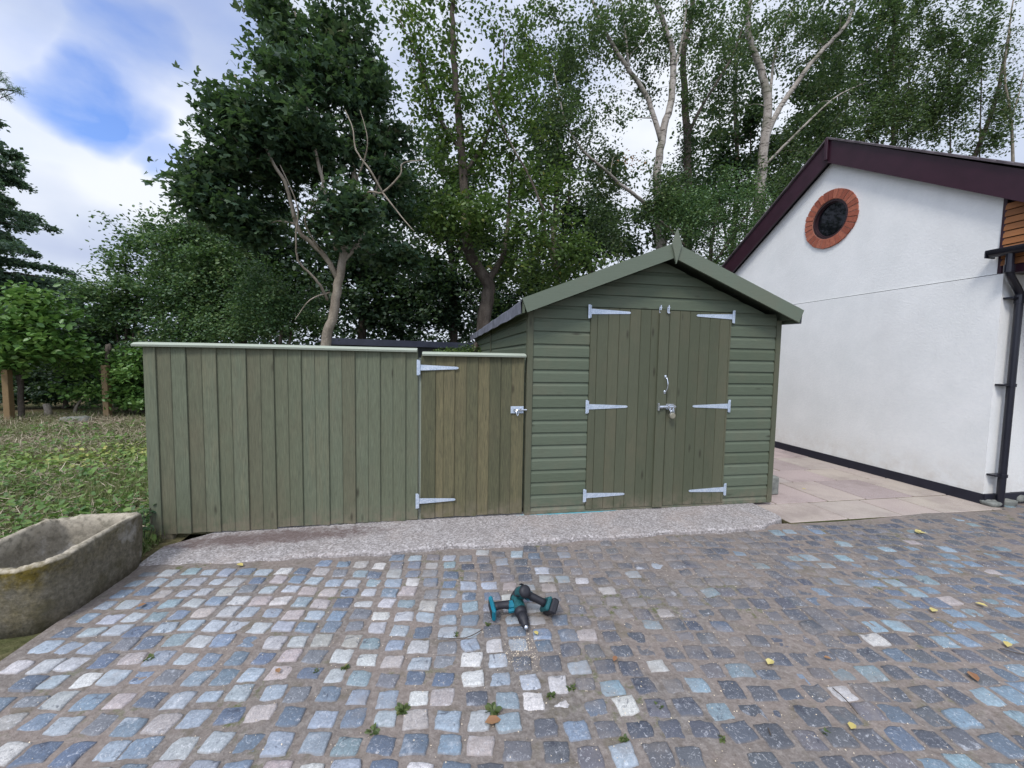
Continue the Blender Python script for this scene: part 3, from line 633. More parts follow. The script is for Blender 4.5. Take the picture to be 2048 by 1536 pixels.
# ---- birches
Y = 8.0
L = [([foot(1326, 760, Y)]+lp([(1322, 560), (1320, 480), (1318, 420), (1314, 350), (1325, 270), (1342, 200), (1347, 120), (1332, 60), (1312, 0), (1305, -60)], Y), .155, .055),
     (lp([(1322, 285), (1297, 200), (1258, 140), (1226, 90), (1195, 30), (1175, -30)], Y), .075, .035),
     (lp([(1310, 432), (1280, 398, -.2), (1245, 372, -.4), (1205, 335, -.6), (1165, 300, -.7), (1130, 240, -.7), (1110, 150, -.7)], Y), .06, .015),
     (lp([(1345, 150), (1362, 90, .2), (1372, 20, .2), (1375, -50, .3)], Y), .045, .02),
     (lp([(1258, 140), (1250, 60, .2), (1235, -30, .3)], Y), .04, .02)]
lb = [lobe(1100, 180, 60, 120, Y, 1., 26), lobe(1200, 350, 70, 50, Y, .9, 14), lobe(1270, 130, 60, 100, Y+.5, 1., 20), lobe(1330, 380, 50, 50, Y-.3, .6, 20), lobe(1150, 100, 90, 110, Y, 1.2, 34), lobe(1240, 60, 80, 80, Y+.3, 1.2, 24), lobe(1140, 260, 80, 80, Y-.5, 1., 30), lobe(1210, 240, 60, 60, Y-.2, .9, 14), lobe(1290, 60, 60, 90, Y+.4, 1., 18),
      lobe(1230, 460, 70, 50, Y-.2, .7, 18), lobe(1420, 60, 70, 80, Y+.2, 1., 22), lobe(1060, 40, 60, 80, Y, 1., 16), lobe(1260, 330, 60, 40, Y, .7, 9), lobe(1380, 150, 40, 80, Y+.2, .8, 12)]
t = tree('birch_tree', 'white barked birch rising behind the shed ridge with a limb leaning left', 'tree', L, lb, T_RHOMB, M['lf_birch'], M['bark_birch'], .085, 95, .19, group='birches behind the shed', seed=13, twig=.008,
         extra=[('dead_leaves', at(1262, 322, Y-.6), (.28, .2, .09), 70, M['lf_rust'], .07)]); total += t[1]
Y = 9.2
L = [([foot(1515, 760, Y)]+lp([(1516, 500), (1520, 400), (1526, 310), (1536, 215), (1525, 150), (1500, 80), (1497, 20), (1510, -40)], Y), .20, .06),
     (lp([(1528, 285), (1560, 215, -.2), (1605, 150, -.3), (1650, 95, -.4), (1695, 45, -.4), (1715, -20, -.4)], Y), .095, .04),
     (lp([(1530, 330), (1575, 285, -.4), (1620, 240, -.6), (1670, 195, -.7), (1730, 165, -.7)], Y), .05, .015),
     (lp([(1540, 200), (1546, 130, .2), (1560, 70, .3), (1590, 10, .3)], Y), .05, .02),
     (lp([(1495, 60), (1470, 100, .4), (1440, 160, .5)], Y), .03, .01)]
lb = [lobe(1590, 330, 80, 60, Y+.3, 1., 30), lobe(1520, 480, 80, 60, Y-.2, .9, 30), lobe(1660, 130, 70, 60, Y+.4, 1., 20), lobe(1560, 60, 90, 80, Y+.5, 1.3, 34), lobe(1450, 60, 60, 80, Y+.5, 1., 16), lobe(1640, 40, 90, 70, Y, 1.2, 24), lobe(1620, 250, 90, 60, Y+.6, 1., 24), lobe(1560, 400, 90, 80, Y-.2, 1., 32), lobe(1700, 210, 80, 60, Y, 1., 18), lobe(1440, 220, 60, 70, Y+.4, 1, 16)]
t = tree('birch_tree', 'white barked birch forking wide above the left slope of the house roof', 'tree', L, lb, T_RHOMB, M['lf_birch'], M['bark_birch'], .09, 95, .20, group='birches behind the shed', seed=14, twig=.008); total += t[1]
# ---- slim grey tree between the birches
Y = 9.0
L = [([foot(1372, 760, Y)]+lp([(1374, 520), (1376, 400), (1374, 300), (1370, 200), (1366, 110), (1380, 40), (1390, -40)], Y), .16, .06),
     (lp([(1376, 270), (1400, 220), (1430, 170), (1466, 110), (1490, 40)], Y), .06, .02)]
lb = [lobe(1380, 400, 50, 90, Y-.2, .5, 34), lobe(1375, 300, 22, 50, Y, .3, 14), lobe(1400, 40, 60, 60, Y, .8, 12), lobe(1460, 150, 50, 60, Y, .8, 12)]
t = tree('ivy_clad_tree', 'slim grey tree between the two birches with ivy up its lower trunk', 'tree', L, lb, T_RHOMB, M['lf_dark'], M['bark_dark'], .075, 90, .22, seed=15); total += t[1]
# ---- ivy covered shrub mass behind the shed roof
Y = 7.2
L = [([foot(1420, 760, Y)]+lp([(1420, 560), (1425, 470), (1440, 400)], Y), .09, .02), (lp([(1420, 560), (1360, 480), (1320, 440)], Y), .05, .015), (lp([(1420, 540), (1480, 450), (1510, 400)], Y), .05, .015)]
lb = [lobe(1400, 450, 90, 60, Y, .8, 50), lobe(1470, 410, 70, 70, Y+.2, .8, 44), lobe(1345, 420, 50, 40, Y+.2, .6, 18), lobe(1440, 510, 110, 50, Y, .8, 36), lobe(1530, 440, 50, 50, Y+.3, .6, 18)]
t = tree('ivy_shrub', 'dense dark ivy and shrub growth showing above the right roof slope of the shed', 'shrub', L, lb, T_OVAL, M['lf_hedge'], M['bark_dark'], .07, 90, .24, seed=16); total += t[1]
# ---- background trees
bgt = [  # (u_trunk, Y, lobes, seed, label, material)
 (1180, 13, [(1180, 400, 70, 90, 16), (1130, 480, 80, 80, 28), (1240, 490, 50, 50, 14)], 'dark tree far behind, left of the birch with the leaning limb', 'lf_dark'),
 (1470, 13, [(1480, 260, 110, 80, 34), (1440, 340, 90, 80, 34), (1560, 330, 80, 80, 30), (1500, 130, 90, 80, 10)], 'dark tree far behind, filling the gap between the two birches', 'lf_dark'),
 (1645, 12, [(1650, 180, 90, 90, 34), (1620, 280, 70, 60, 26), (1680, 60, 80, 70, 14)], 'dark tree standing behind the ridge of the house', 'lf_dark'),
 (1785, 12, [(1790, 120, 110, 120, 80), (1760, 240, 90, 60, 40), (1850, 230, 80, 60, 34), (1800, 20, 100, 60, 36)], 'full green tree above the right slope of the house roof', 'lf_birch'),
 (1930, 11.5, [(1930, 60, 90, 80, 44), (1890, 160, 80, 70, 36), (1950, 270, 60, 50, 16), (1990, 200, 50, 60, 14)], 'dark branched tree leaning right, near the right edge of the picture', 'lf_birch'),
 (720, 12, [(700, 520, 120, 90, 60), (820, 560, 100, 80, 54), (860, 420, 80, 80, 34), (760, 620, 160, 60, 60)], 'dark tree far behind the forked sycamore', 'lf_dark'),
 (905, 12.5, [(900, 590, 90, 70, 44), (960, 480, 90, 90, 36), (1060, 560, 90, 80, 44), (900, 340, 70, 90, 22), (1010, 640, 110, 50, 40)], 'dark tree far behind the kinked trunk', 'lf_dark'),
 (1110, 12, [(1110, 220, 70, 100, 14), (1080, 330, 70, 90, 18), (1180, 450, 70, 60, 26)], 'dark tree far behind, between the kinked trunk and the leaning birch limb', 'lf_dark'),
 (1330, 12.5, [(1340, 430, 80, 60, 34), (1390, 380, 60, 60, 16)], 'dark tree far behind the left birch', 'lf_dark'),
 (480, 10.5, [(500, 470, 90, 70, 44), (430, 520, 90, 70, 40), (560, 560, 100, 80, 46), (480, 620, 130, 60, 40)], 'dark tree filling in behind the left half of the hedge', 'lf_dark')]
for i, (ut, Y, lbs, lab, mm) in enumerate(bgt):
    tv = min(b[1] for b in lbs); L = [([foot(ut, 760, Y)]+lp([q for q in [(ut+4, 600), (ut-3, 480), (ut+5, 360), (ut+(60 if i == 4 else 0), 200)] if q[1] > tv+30]+[(ut+(90 if i == 4 else 4), tv)], Y), .17, .05),
        (lp([(ut+4, 560), (ut+25, max(430, tv+70)), (ut+34, tv+40)], Y), .06, .02), (lp([(ut+4, 560), (ut-24, max(430, tv+80)), (ut-32, tv+50)], Y), .06, .02)]
    if i >= 5: L[0] = (L[0][0][:4]+lp([(ut+5, tv+20)], Y), .17, .05)
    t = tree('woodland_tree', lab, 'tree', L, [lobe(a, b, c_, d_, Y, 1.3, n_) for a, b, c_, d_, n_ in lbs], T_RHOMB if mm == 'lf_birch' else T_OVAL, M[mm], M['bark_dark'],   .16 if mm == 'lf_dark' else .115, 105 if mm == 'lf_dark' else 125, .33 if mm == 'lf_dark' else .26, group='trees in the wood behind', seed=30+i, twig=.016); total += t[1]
# the wood beyond reads as one dark mass
q = np.column_stack([rng.uniform(-20, 26, 52000), rng.uniform(14, 17, 52000), np.abs(rng.normal(0, 1, 52000))*2.0])
q = q[q[:, 2] < 4.1+1.1*np.sin(q[:, 0]*.9)+.7*np.sin(q[:, 0]*2.3+1)-(q[:, 0] < -9)*1.2]
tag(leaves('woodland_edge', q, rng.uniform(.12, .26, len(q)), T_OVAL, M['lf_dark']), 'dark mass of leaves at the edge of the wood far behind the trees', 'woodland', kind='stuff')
# slim bare trunk far right
Y = 10.5
t = tree('slender_tree', 'thin bare stemmed young tree at the far right above the roof', 'tree', [([foot(2030, 760, Y)]+lp([(2028, 420), (2026, 320), (2022, 240), (2010, 150), (2018, 60), (2030, -20)], Y), .07, .02), (lp([(2022, 240), (2040, 180), (2055, 110)], Y), .03, .01)],
         [lobe(2010, 240, 40, 60, Y, .6, 9), lobe(2020, 90, 50, 70, Y, .7, 14)], T_RHOMB, M['lf_birch'], M['bark_pale'], .07, 80, .25, seed=44); total += t[1]
# ---- shrubs and hedge on the left
def shrub(name, label, u, v, Y, lobes_, mat_, size, per, seed, tpl=T_OVAL, spread=.17, group=None, up=.6):
    L = [([foot(u, 800, Y)]+lp([(u, 700), (u+5, (700+v)/2), (u-5, v)], Y), .05, .012), (lp([(u, 770), (u-20, (770+v)/2), (u-30, v+40)], Y), .03, .008), (lp([(u, 770), (u+22, (770+v)/2), (u+30, v+40)], Y), .03, .008)]
    global total
    t = tree(name, label, 'shrub', L, [lobe(*q[:4], Y+(q[6] if len(q) > 6 else 0), q[4], q[5]) for q in lobes_], tpl, M[mat_], M['bark_dark'], size, per, spread, group, seed=seed, twig=.008, up=up); total += t[1]; return t[0]
shrub('hawthorn_shrub', 'tall feathery green shrub at the left with shoots sticking up into the sky', 250, 500, 7.2, [(260, 590, 90, 70, .7, 60), (300, 510, 70, 60, .6, 34), (215, 620, 70, 70, .6, 44), (235, 500, 30, 60, .3, 12), (310, 470, 45, 45, .3, 14)], 'lf_hedge', .075, 70, 51)
shrub('hedge_shrub', 'big dark green bush right behind the left end of the long fence', 400, 470, 6.6, [(400, 520, 90, 70, .8, 60), (360, 600, 100, 70, .8, 60), (450, 600, 90, 70, .8, 54), (470, 520, 50, 60, .6, 20), (380, 460, 60, 40, .5, 20), (400, 660, 140, 40, .6, 44)], 'lf_hedge', .07, 80, 52)
shrub('hedge_shrub', 'pale feathery bush behind the fence next to the forked trunk', 560, 570, 5.6, [(560, 610, 90, 50, .7, 54), (520, 570, 60, 40, .6, 24), (610, 640, 60, 40, .5, 26), (500, 650, 110, 30, .5, 36)], 'lf_hedge', .055, 85, 53)
shrub('laurel_bush', 'bright green large leaved bush at the left edge overhanging the far left post', 40, 600, 5.7, [(50, 640, 70, 45, .5, 44), (15, 705, 55, 45, .4, 40), (60, 595, 40, 25, .4, 14), (-60, 650, 70, 80, .6, 30), (115, 690, 60, 35, .4, 26)], 'lf_laurel', .12, 34, 54, T_OVAL, .18)
shrub('hedge_shrub', 'dark leafy hedge growth between the two wooden posts', 130, 640, 7.4, [(120, 760, 80, 60, .5, 60), (180, 700, 80, 50, .5, 44), (70, 790, 80, 40, .5, 40), (130, 650, 80, 40, .5, 34), (20, 800, 60, 40, .4, 26)], 'lf_dark', .075, 80, 55)
shrub('bramble_bush', 'low bright bramble arching in front of the right hand wooden post', 215, 700, 6.1, [(190, 730, 50, 28, .35, 24), (255, 740, 45, 45, .35, 30), (170, 780, 40, 25, .3, 10), (270, 800, 35, 30, .3, 20)], 'lf_laurel', .085, 42, 56, T_OVAL, .14)
shrub('hedge_shrub', 'dark undergrowth just left of the long fence below the bramble', 285, 720, 6.7, [(290, 730, 60, 60, .5, 40), (250, 800, 60, 36, .4, 36), (330, 720, 60, 60, .5, 30)], 'lf_hedge', .07, 80, 57)
shrub('garden_shrub', 'low mossy green shrub showing over the gate beside the shed wall', 950, 692, 4.2, [(950, 705, 50, 16, .5, 26), (890, 712, 40, 12, .5, 16)], 'lf_bright', .035, 90, 58, T_OVAL, .08)
# ---- conifers at the left edge
def conifer(name, label, ub, Y, ztop, seed, dens, rmax, zmin=.6):
    global rng, total
    keep = rng; rng = np.random.default_rng(seed); b = foot(ub, 760, Y); root = empty(name, tuple(b)); tag(root, label, 'tree')
    wood = MB(); wood.tube(smooth_path([b, b+[.05, 0, ztop*.5], b+[0, 0, ztop]], 6), np.linspace(.2, .02, 13), 8)
    C, T = [], []; z = zmin
    while z < ztop-.1:
        L = rmax*(1-(z/ztop)**1.15)+.18
        for k in range(7):
            a = rng.uniform(0, 6.28); l = L*rng.uniform(.65, 1.1); d = np.array([math.cos(a), math.sin(a), 0])
            p0 = b+[0, 0, z]; sp = smooth_path([p0, p0+d*l*.5+[0, 0, -.02*l], p0+d*l+[0, 0, .0-.10*l+rng.normal(0, .05)]], 4)
            wood.tube(sp, np.linspace(.02+.012*l, .005, len(sp)), 4, .5, False)
            side = np.cross(d, [0, 0, 1.])
            nt = int(dens*l)
            for q in range(nt):
                t_ = rng.uniform(.12, 1.05); pp = p0+d*l*t_+[0, 0, -.10*l*t_**2]; sd = side*rng.choice([-1, 1]); l2 = .38*l*(1.1-t_)+.08
                l2 *= rng.uniform(.5, 1); dr = sd*.8+d*.7; nn_ = 22; al = rng.random((nn_, 1))
                C.append(pp+dr*l2*al+np.array([0, 0, -.35])*al*l2+rng.normal(0, .05, (nn_, 3))); T.append(np.tile(dr, (nn_, 1))+rng.normal(0, .5, (nn_, 3)))
        z += rng.uniform(.3, .46)
    C = np.concatenate(C); T = np.concatenate(T); total += len(C)
    wood.build('trunk', M['bark_dark'], root, True)
    leaves('crown', C, rng.uniform(.06, .13, len(C)), T_RHOMB, M['lf_conif'], root, up=.5, tang=T)
    rng = keep
conifer('spruce_tree', 'blue green conifer with layered drooping boughs at the left edge', -50, 11, 9.6, 61, 19, 3.4)
# pine just outside the frame; one bough reaches in
Y = 8.0; keep = rng; rng = np.random.default_rng(62)
b = foot(-330, 760, Y); root = empty('pine_tree', tuple(b)); tag(root, 'pine off the left edge with one dark needle bough reaching into the sky', 'tree')
wd = MB(); wd.tube(smooth_path([b, b+[.1, 0, 4], b+[.0, 0, 9]], 5), np.linspace(.22, .05, 11), 8)
C, T = [], []
tips = [at(-330+0, 230, Y), at(-150, 210, Y), at(-30, 180, Y), at(30, 182, Y)]
wd.tube(smooth_path(tips, 4), np.linspace(.06, .012, 13), 5)
for (u, v, n_) in [(36, 182, 100), (20, 176, 90), (5, 160, 80), (12, 192, 90), (-8, 180, 100), (-30, 175, 110), (-2, 146, 60), (-60, 190, 200), (-120, 200, 300), (-200, 210, 300)]:
    p = at(u, v, Y+rng.normal(0, .05)); q = rng.normal(0, .04, (n_, 3))+p; C.append(q); T.append(rng.normal(0, 1, (n_, 3))+np.array([.6, 0, .4]))
    wd.tube([at(u-25, v+10, Y), p], [.012, .006], 4)
for z in np.arange(3, 9, .5):
    for k in range(4):
        a = rng.uniform(0, 6.28)
        l_ = (1.1 if math.cos(a) > 0 else 1.8); p0 = b+[0, 0, z]; p1 = p0+np.array([math.cos(a)*.6*l_, math.sin(a)*l_, .2]); wd.tube([p0, p1], [.04, .012], 4)
        for q_ in range(6): C.append(p0+(p1-p0)*rng.uniform(.5, 1.1)+rng.normal(0, .12, (70, 3))); T.append(rng.normal(0, 1, (70, 3)))
C = np.concatenate(C); T = np.concatenate(T)
wd.build('trunk', M['bark_dark'], root, True); leaves('crown', C, rng.uniform(.06, .11, len(C)), T_NEEDLE, M['lf_conif'], root, up=.2, tang=T)
rng = keep
print('LEAVES', total)

# ================================================================== garden details left
def on_land(x, y): return float(landZ(np.array(x), np.array(y)))
def scatter(n, x0, x1, y0, y1, dens=None):
    out = []
    while len(out) < n:
        P = np.stack([rng.uniform(x0, x1, n), rng.uniform(y0, y1, n)], 1)
        k = np.sin(P[:, 0]*2.1+P[:, 1]*1.3)+np.sin(P[:, 1]*3.3-P[:, 0]*.9)+np.sin(P[:, 0]*5+2)*.6 if dens is None else dens(P[:, 0], P[:, 1])
        P = P[rng.uniform(-1.6, 2, n) < k]; out += list(P)
    P = np.array(out[:n]); return np.column_stack([P, landZ(P[:, 0], P[:, 1])])
P = np.concatenate([scatter(26000, -9.5, -2.75, -1.2, 6.2), scatter(9000, -5.5, -2.75, -.6, 2)])
up3 = np.tile([0, 0, 1.], (len(P), 1))
side = rng.normal(0, 1, (len(P), 3)); side[:, 2] = 0
o = leaves('grass', P, rng.uniform(.05, .15, len(P)), T_BLADE, M['grass'], nrm=side*1.2, tang=up3+rng.normal(0, .35, (len(P), 3)), up=0)
tag(o, 'rough grass growing over the garden left of the fence', 'grass', kind='stuff')
P = scatter(40000, -9.5, -2.8, -.9, 6.0, lambda x, y: 1.1*np.sin(x*1.1+1)*np.sin(y*1.7)+1.2*(y > 2.6)-.4); P[:, 2] += rng.uniform(.005, .07, len(P))
o = leaves('dry_grass', P, rng.uniform(.05, .14, len(P)), T_BLADE, M['straw'], up=1.5, tang=rng.normal(0, 1, (len(P), 3))*[1, 1, .15])
tag(o, 'dry cut grass and straw lying over the garden left of the fence', 'dry grass', kind='stuff')
dn = lambda x, y: 2.2*np.exp(-((y-2.3-.25*(x+5))/.9)**2)+1.6*np.exp(-((x+3.3)/1.0)**2)*(y < 4.5)-1.1+1.1*np.sin(x*3)*np.sin(y*4)
P = scatter(11500, -7.5, -2.78, -.5, 5.5, dn); P[:, 2] += rng.uniform(.02, .10, len(P))
yel = np.clip(np.exp(-((P[:, 0]+5.0)/1.0)**2-((P[:, 1]-2.6)/.8)**2)*1.1+rng.normal(0, .12, len(P)), 0, 1)
o = leaves('ground_cover', P, rng.uniform(.03, .075, len(P)), T_OVAL, M['lf_ground'], up=1.3, clm=yel)
tag(o, 'leafy weeds and ivy covering the ground left of the fence', 'ground cover', kind='stuff')
# dock plant
def plant(name, label, p, n, size, mat_, cat='weed', group=None, lean=.8, sub=None):
    root = empty(name, tuple(p)); tag(root, label, cat, group)
    q = np.tile(p, (n, 1))+rng.normal(0, size*.10, (n, 3))*[1, 1, .1]; a = rng.uniform(0, 6.28, n)
    t_ = np.stack([np.cos(a), np.sin(a), np.full(n, lean)], 1)
    leaves('leaves', q+t_*size*.15, rng.uniform(.6, 1.1, n)*size, T_OVAL, mat_, root, up=.8, tang=t_)
    return root
pt = gnd(165, 960, -.03); plant('dock_plant', 'broad leaved dock plant standing up out of the weeds left of the fence', (pt[0], pt[1], -.04), 9, .17, M['lf_laurel'], lean=1.2)
# wooden posts
for (u, v, hh, lab) in [(20, 849, .95, 'squared pale timber post at the far left of the garden'), (216, 840, 1.05, 'orange brown timber post nearer the fence, half hidden by bramble')]:
    p = gnd(u, v, -.03); b = MB(); z0 = on_land(p[0], p[1])-.1
    b.box(p[0]-.05, p[0]+.05, p[1]-.05, p[1]+.05, z0, z0+hh+.1, rng.random(), .006)
    tag(b.build('wooden_post', M['post']), lab, 'post', 'timber posts along the hedge')
# stones and stumps
def rock(name, label, p, rx, ry, rz, mat_, cat='stone', group=None, seed=0, parent=None):
    r_ = np.random.default_rng(seed); b = MB(); nu, nv = 14, 9; ph = r_.uniform(0, 6.28, 6); vs = []
    for j in range(nv+1):
        th = math.pi*j/nv
        for i in range(nu):
            a = 2*math.pi*i/nu; d = np.array([math.cos(a)*math.sin(th), math.sin(a)*math.sin(th), math.cos(th)])
            d = np.sign(d)*np.abs(d)**.72
            k = 1+.09*math.sin(3*a+ph[0])+.07*math.sin(2*th*2+ph[1])+.05*math.sin(5*a+3*th+ph[2])
            vs.append((p[0]+d[0]*rx*k, p[1]+d[1]*ry*k, p[2]+d[2]*rz*k))
    b.add(vs, [(j*nu+i, j*nu+(i+1) % nu, (j+1)*nu+(i+1) % nu, (j+1)*nu+i) for j in range(nv) for i in range(nu)])
    o = b.build(name, mat_, parent, True)
    if label: tag(o, label, cat, group)
    return o
p = gnd(155, 846); rock('flat_stone', 'flat grey stone lying in the dry grass between the posts', (p[0], p[1], -.01), .26, .2, .10, M['stone'], seed=1)
p = gnd(96, 842); b = MB(); b.tube([(p[0], p[1], -.1), (p[0]+.02, p[1], .16), (p[0]-.03, p[1]+.02, .3)], [.07, .055, .05], 9)
tag(b.build('tree_stump', M['bark_pale'], smooth=True), 'small pale cut stump between the two posts', 'stump')
p = gnd(150, 838); b = MB(); b.tube(smooth_path([(p[0], p[1], -.05), (p[0]+.03, p[1], .2), (p[0]+.16, p[1], .42), (p[0]+.2, p[1], .6)], 4), np.linspace(.035, .015, 13), 7)
tag(b.build('bare_stem', M['bark_pale'], smooth=True), 'bare curved grey stem rising behind the flat stone', 'branch')

# ================================================================== stone trough
def trough():
    root = empty('stone_trough', (-2.89, -.75, -.05)); tag(root, 'old weathered stone trough with mossy rim at the left edge of the paving', 'trough')
    n = 88; cx0, cy0 = -2.885, -.715; vs, moss, rim = [], [], []
    def outl(i, hx, hy, pw=4.):
        a = 2*math.pi*i/n; c, s = math.cos(a), math.sin(a)
        e = 2/(6. if s > -.2 else 5.0)
        return np.array([cx0+hx*abs(c)**e*np.sign(c), cy0+hy*abs(s)**e*np.sign(s)])
    H = lambda a: .300+.012*math.sin(2*a+1)+.005*math.sin(5*a)+.0025*math.sin(11*a+2)+.002*math.sin(23*a)+.0015*math.sin(41*a+1)
    rings = [(.240, .350, -.08, 0), (.246, .355, .05, 0), (.249, .358, .16, 0), (.251, .360, .24, 0), (.252, .361, .285, 0), (.249, .358, 1, -.004), (.240, .349, 1, .004), (.220, .328, 1, .003), (.210, .318, 1, -.008), (.198, .300, .2, 0), (.183, .28, .12, 0), (.15, .24, .085, 0), (.02, .04, .08, 0)]
    for k, (hx, hy, z, dz) in enumerate(rings):
        for i in range(n):
            a = 2*math.pi*i/n; q = outl(i, hx, hy); zz = H(a)+dz if z == 1 else (z*H(a)/.3 if z > 0 else z)
            w = .004*math.sin(7*a+k)+.003*math.sin(13*a+k*2)+.0018*math.sin(29*a+k*3)
            vs.append((q[0]+w, q[1]+w, zz))
            front_ = max(0, -math.sin(a+.15)); moss.append((.42+.8*front_)*(1 if .2 < zz and k <= 7 else .35 if k < 6 else 0)); rim.append(1 if 5 <= k <= 8 else (.25 if k > 8 else 0))
    fs = [(k*n+i, k*n+(i+1) % n, (k+1)*n+(i+1) % n, (k+1)*n+i) for k in range(len(rings)-1) for i in range(n)]
    fs.append(tuple(range(n))[::-1]); fs.append(tuple((len(rings)-1)*n+i for i in range(n)))
    b = MB(); b.add(vs, fs); o = b.build('basin', M['trough'], root, True)
    for nm, ar in (('moss', moss), ('rim', rim)):
        a_ = o.data.attributes.new(nm, 'FLOAT', 'POINT'); a_.data.foreach_set('value', np.array(ar, np.float32))
    b = MB(); b.tube([(-2.90, -1.083, .07), (-2.90, -1.03, .07)], .016, 12); b.build('drain_hole', M['dark'], root)
    s_ = MB(); 
trough()
plant('weed', 'low green weed growing against the foot of the stone trough', tuple(gnd(85, 1238, -.05)), 40, .05, M['lf_ground'], group='weeds at the paving edge')

# ================================================================== fence
def feather(mb, x0, w, z0, z1, y, flip=1):
    "one feather-edge board: thick edge on the right, thin on the left"
    j = rng.normal(0, .0015); t0, t1 = .004, .014; r = rng.random(); ln = rng.normal(0, .0012)
    a, b_ = x0-.008, x0+w
    pts = [(a, y, z0), (b_, y, z0), (b_, y-t1-j*.3, z0), (b_-.004, y-t1-.002, z0), (a, y-t0-.003, z0)]
    mb.add([(px, py, z0+rng.normal(0, .003)) for px, py, _ in pts]+[(px+ln, py, z1) for px, py, _ in pts], [(4, 3, 2, 1, 0), (5, 6, 7, 8, 9)]+[(i, (i+1) % 5, 5+(i+1) % 5, 5+i) for i in range(5)], r)
fence = empty('fence', (-1.88, .0, 0)); tag(fence, 'long green stained feather edge fence panel left of the gate', 'fence')
b = MB(); x = -2.85; i = 0; k = 0
ws = [.075, .1, .1, .105, .1, .1, .103, .1, .098, .1, .097, .1, .1, .102, .098, .1, .095, .1, .1, .1]
ws = [w*1.93/sum(ws) for w in ws]
for w in ws:
    feather(b, x, w, .004-.012*(x < -2), 1.394, .0+(.0035 if k % 2 else 0)); x += w; k += 1
b.build('boards', M['fence'], fence)
for z in (.25, .75, 1.2):   # arris rails and posts behind
    b = MB(); b.box(-2.84, -.93, .008, .045, z-.035, z+.035, .4, .004); b.build('rail', M['fence'], fence)
for xp in (-2.80, -1.9, -1.0):
    b = MB(); b.box(xp-.05, xp+.05, .047, .147, -.25, 1.38, rng.random(), .005); b.build('post', M['postgrn'], fence)
b = MB(); b.box(-2.82, -2.71, -.004, .04, -.16, -.006, .3, .004); b.build('gravel_board', M['postgrn'], fence)
b = MB()
xs = np.linspace(-2.905, -.925, 30)
for i in range(len(xs)-1):
    x0, x1 = xs[i], xs[i+1]; zt = lambda x_: 1.388+.003*math.sin(x_*2)
    b.add([(x0, -.045, zt(x0)), (x0, -.05, zt(x0)+.014), (x0, -.02, zt(x0)+.028), (x0, .05, zt(x0)+.034), (x0, .05, zt(x0)), (x1, -.045, zt(x1)), (x1, -.05, zt(x1)+.014), (x1, -.02, zt(x1)+.028), (x1, .05, zt(x1)+.034), (x1, .05, zt(x1))],
          [(0, 1, 6, 5), (1, 2, 7, 6), (2, 3, 8, 7), (3, 4, 9, 8), (4, 0, 5, 9)]+([(4, 3, 2, 1, 0)] if i == 0 else [])+([(5, 6, 7, 8, 9)] if i == len(xs)-2 else []), .5)
b.build('capping', M['cap'], fence)
# ================================================================== hinges
def t_hinge(parent, x, z, y, L, d=1, h=.118, w0=.046, tilt=0):
    "galvanised tee hinge: plate at x, strap of length L running in direction d"
    b = MB(); ct, s_ = math.cos(tilt), math.sin(tilt)
    b.box(x-.024 if d > 0 else x+.004, x-.004 if d > 0 else x+.024, y-.004, y, z-h/2, z+h/2, .5, .0012)
    b.tube([(x, y-.005, z-h/2+.006), (x, y-.005, z+h/2-.006)], .0055, 10)
    pts = [(x+d*.006, z-w0/2), (x+d*L*.3, z-w0*.42), (x+d*(L-.012), z-.010), (x+d*L, z-.004), (x+d*L, z+.004), (x+d*(L-.012), z+.010), (x+d*L*.3, z+w0*.42), (x+d*.006, z+w0/2)]
    pts = [(px, y-.0035, pz+(px-x)*s_) for px, pz in pts]
    b.prism(pts if d > 0 else pts[::-1], (0, .0035, 0))
    for px in (.05, .13, .22, L-.02):
        if px < L: b.tube([(x+d*px, y-.0055, z+d*px*s_), (x+d*px, y-.003, z+d*px*s_)], .0045, 8)
    for pz in (-.045, -.018, .018, .045): b.tube([(x-d*.014, y-.006, z+pz), (x-d*.014, y-.003, z+pz)], .004, 8)
    return b.build('hinge', M['galv'], parent)
# ================================================================== gate
gate = empty('gate', (-.9, 0, 0)); tag(gate, 'narrow brown green boarded garden gate between the fence and the shed', 'gate')
b = MB(); x = -.888
for k, w in enumerate([.105, .065, .088, .095, .09, .096, .093, .092, .105][:9]):
    feather(b, x, w*.845/.829, .016, 1.363, .002+(.003 if k % 2 else 0)); x += w*.845/.829
b.build('boards', M['gate'], gate)
for z in (.2, .7, 1.25):
    b = MB(); b.box(-.88, -.05, .008, .04, z-.04, z+.04, .4, .004); b.build('rail', M['gate'], gate)
b = MB(); b.prism([(-.885, -.045, 1.358), (-.885, -.05, 1.372), (-.885, -.02, 1.386), (-.885, .05, 1.392), (-.885, .05, 1.358)], (.85, 0, .0)); b.build('capping', M['cap'], gate)
t_hinge(gate, -.905, 1.262, -.018, .31, 1, .125); t_hinge(gate, -.912, .165, -.018, .30, 1, .125)
b = MB(); b.box(-.156, -.045, -.020, -.016, .885, .945, .5, .0015); b.build('bolt_plate', M['galv'], gate)
b = MB(); b.tube([(-.135, -.03, .916), (-.02, -.03, .916)], .007, 10); b.tube(smooth_path([(-.105, -.036, .916), (-.112, -.045, .895), (-.105, -.048, .872), (-.098, -.045, .872), (-.09, -.045, .90)], 4), .0045, 8)
for xx in (-.125, -.075): b.box(xx-.008, xx+.008, -.04, -.02, .905, .928, .5, .002)
b.build('bolt', M['zinc'], gate)
gp = MB(); gp.box(-.918, -.892, .012, .07, -.05, 1.34, .3, .003); gp.build('hanging_stile', M['cap'], gate)

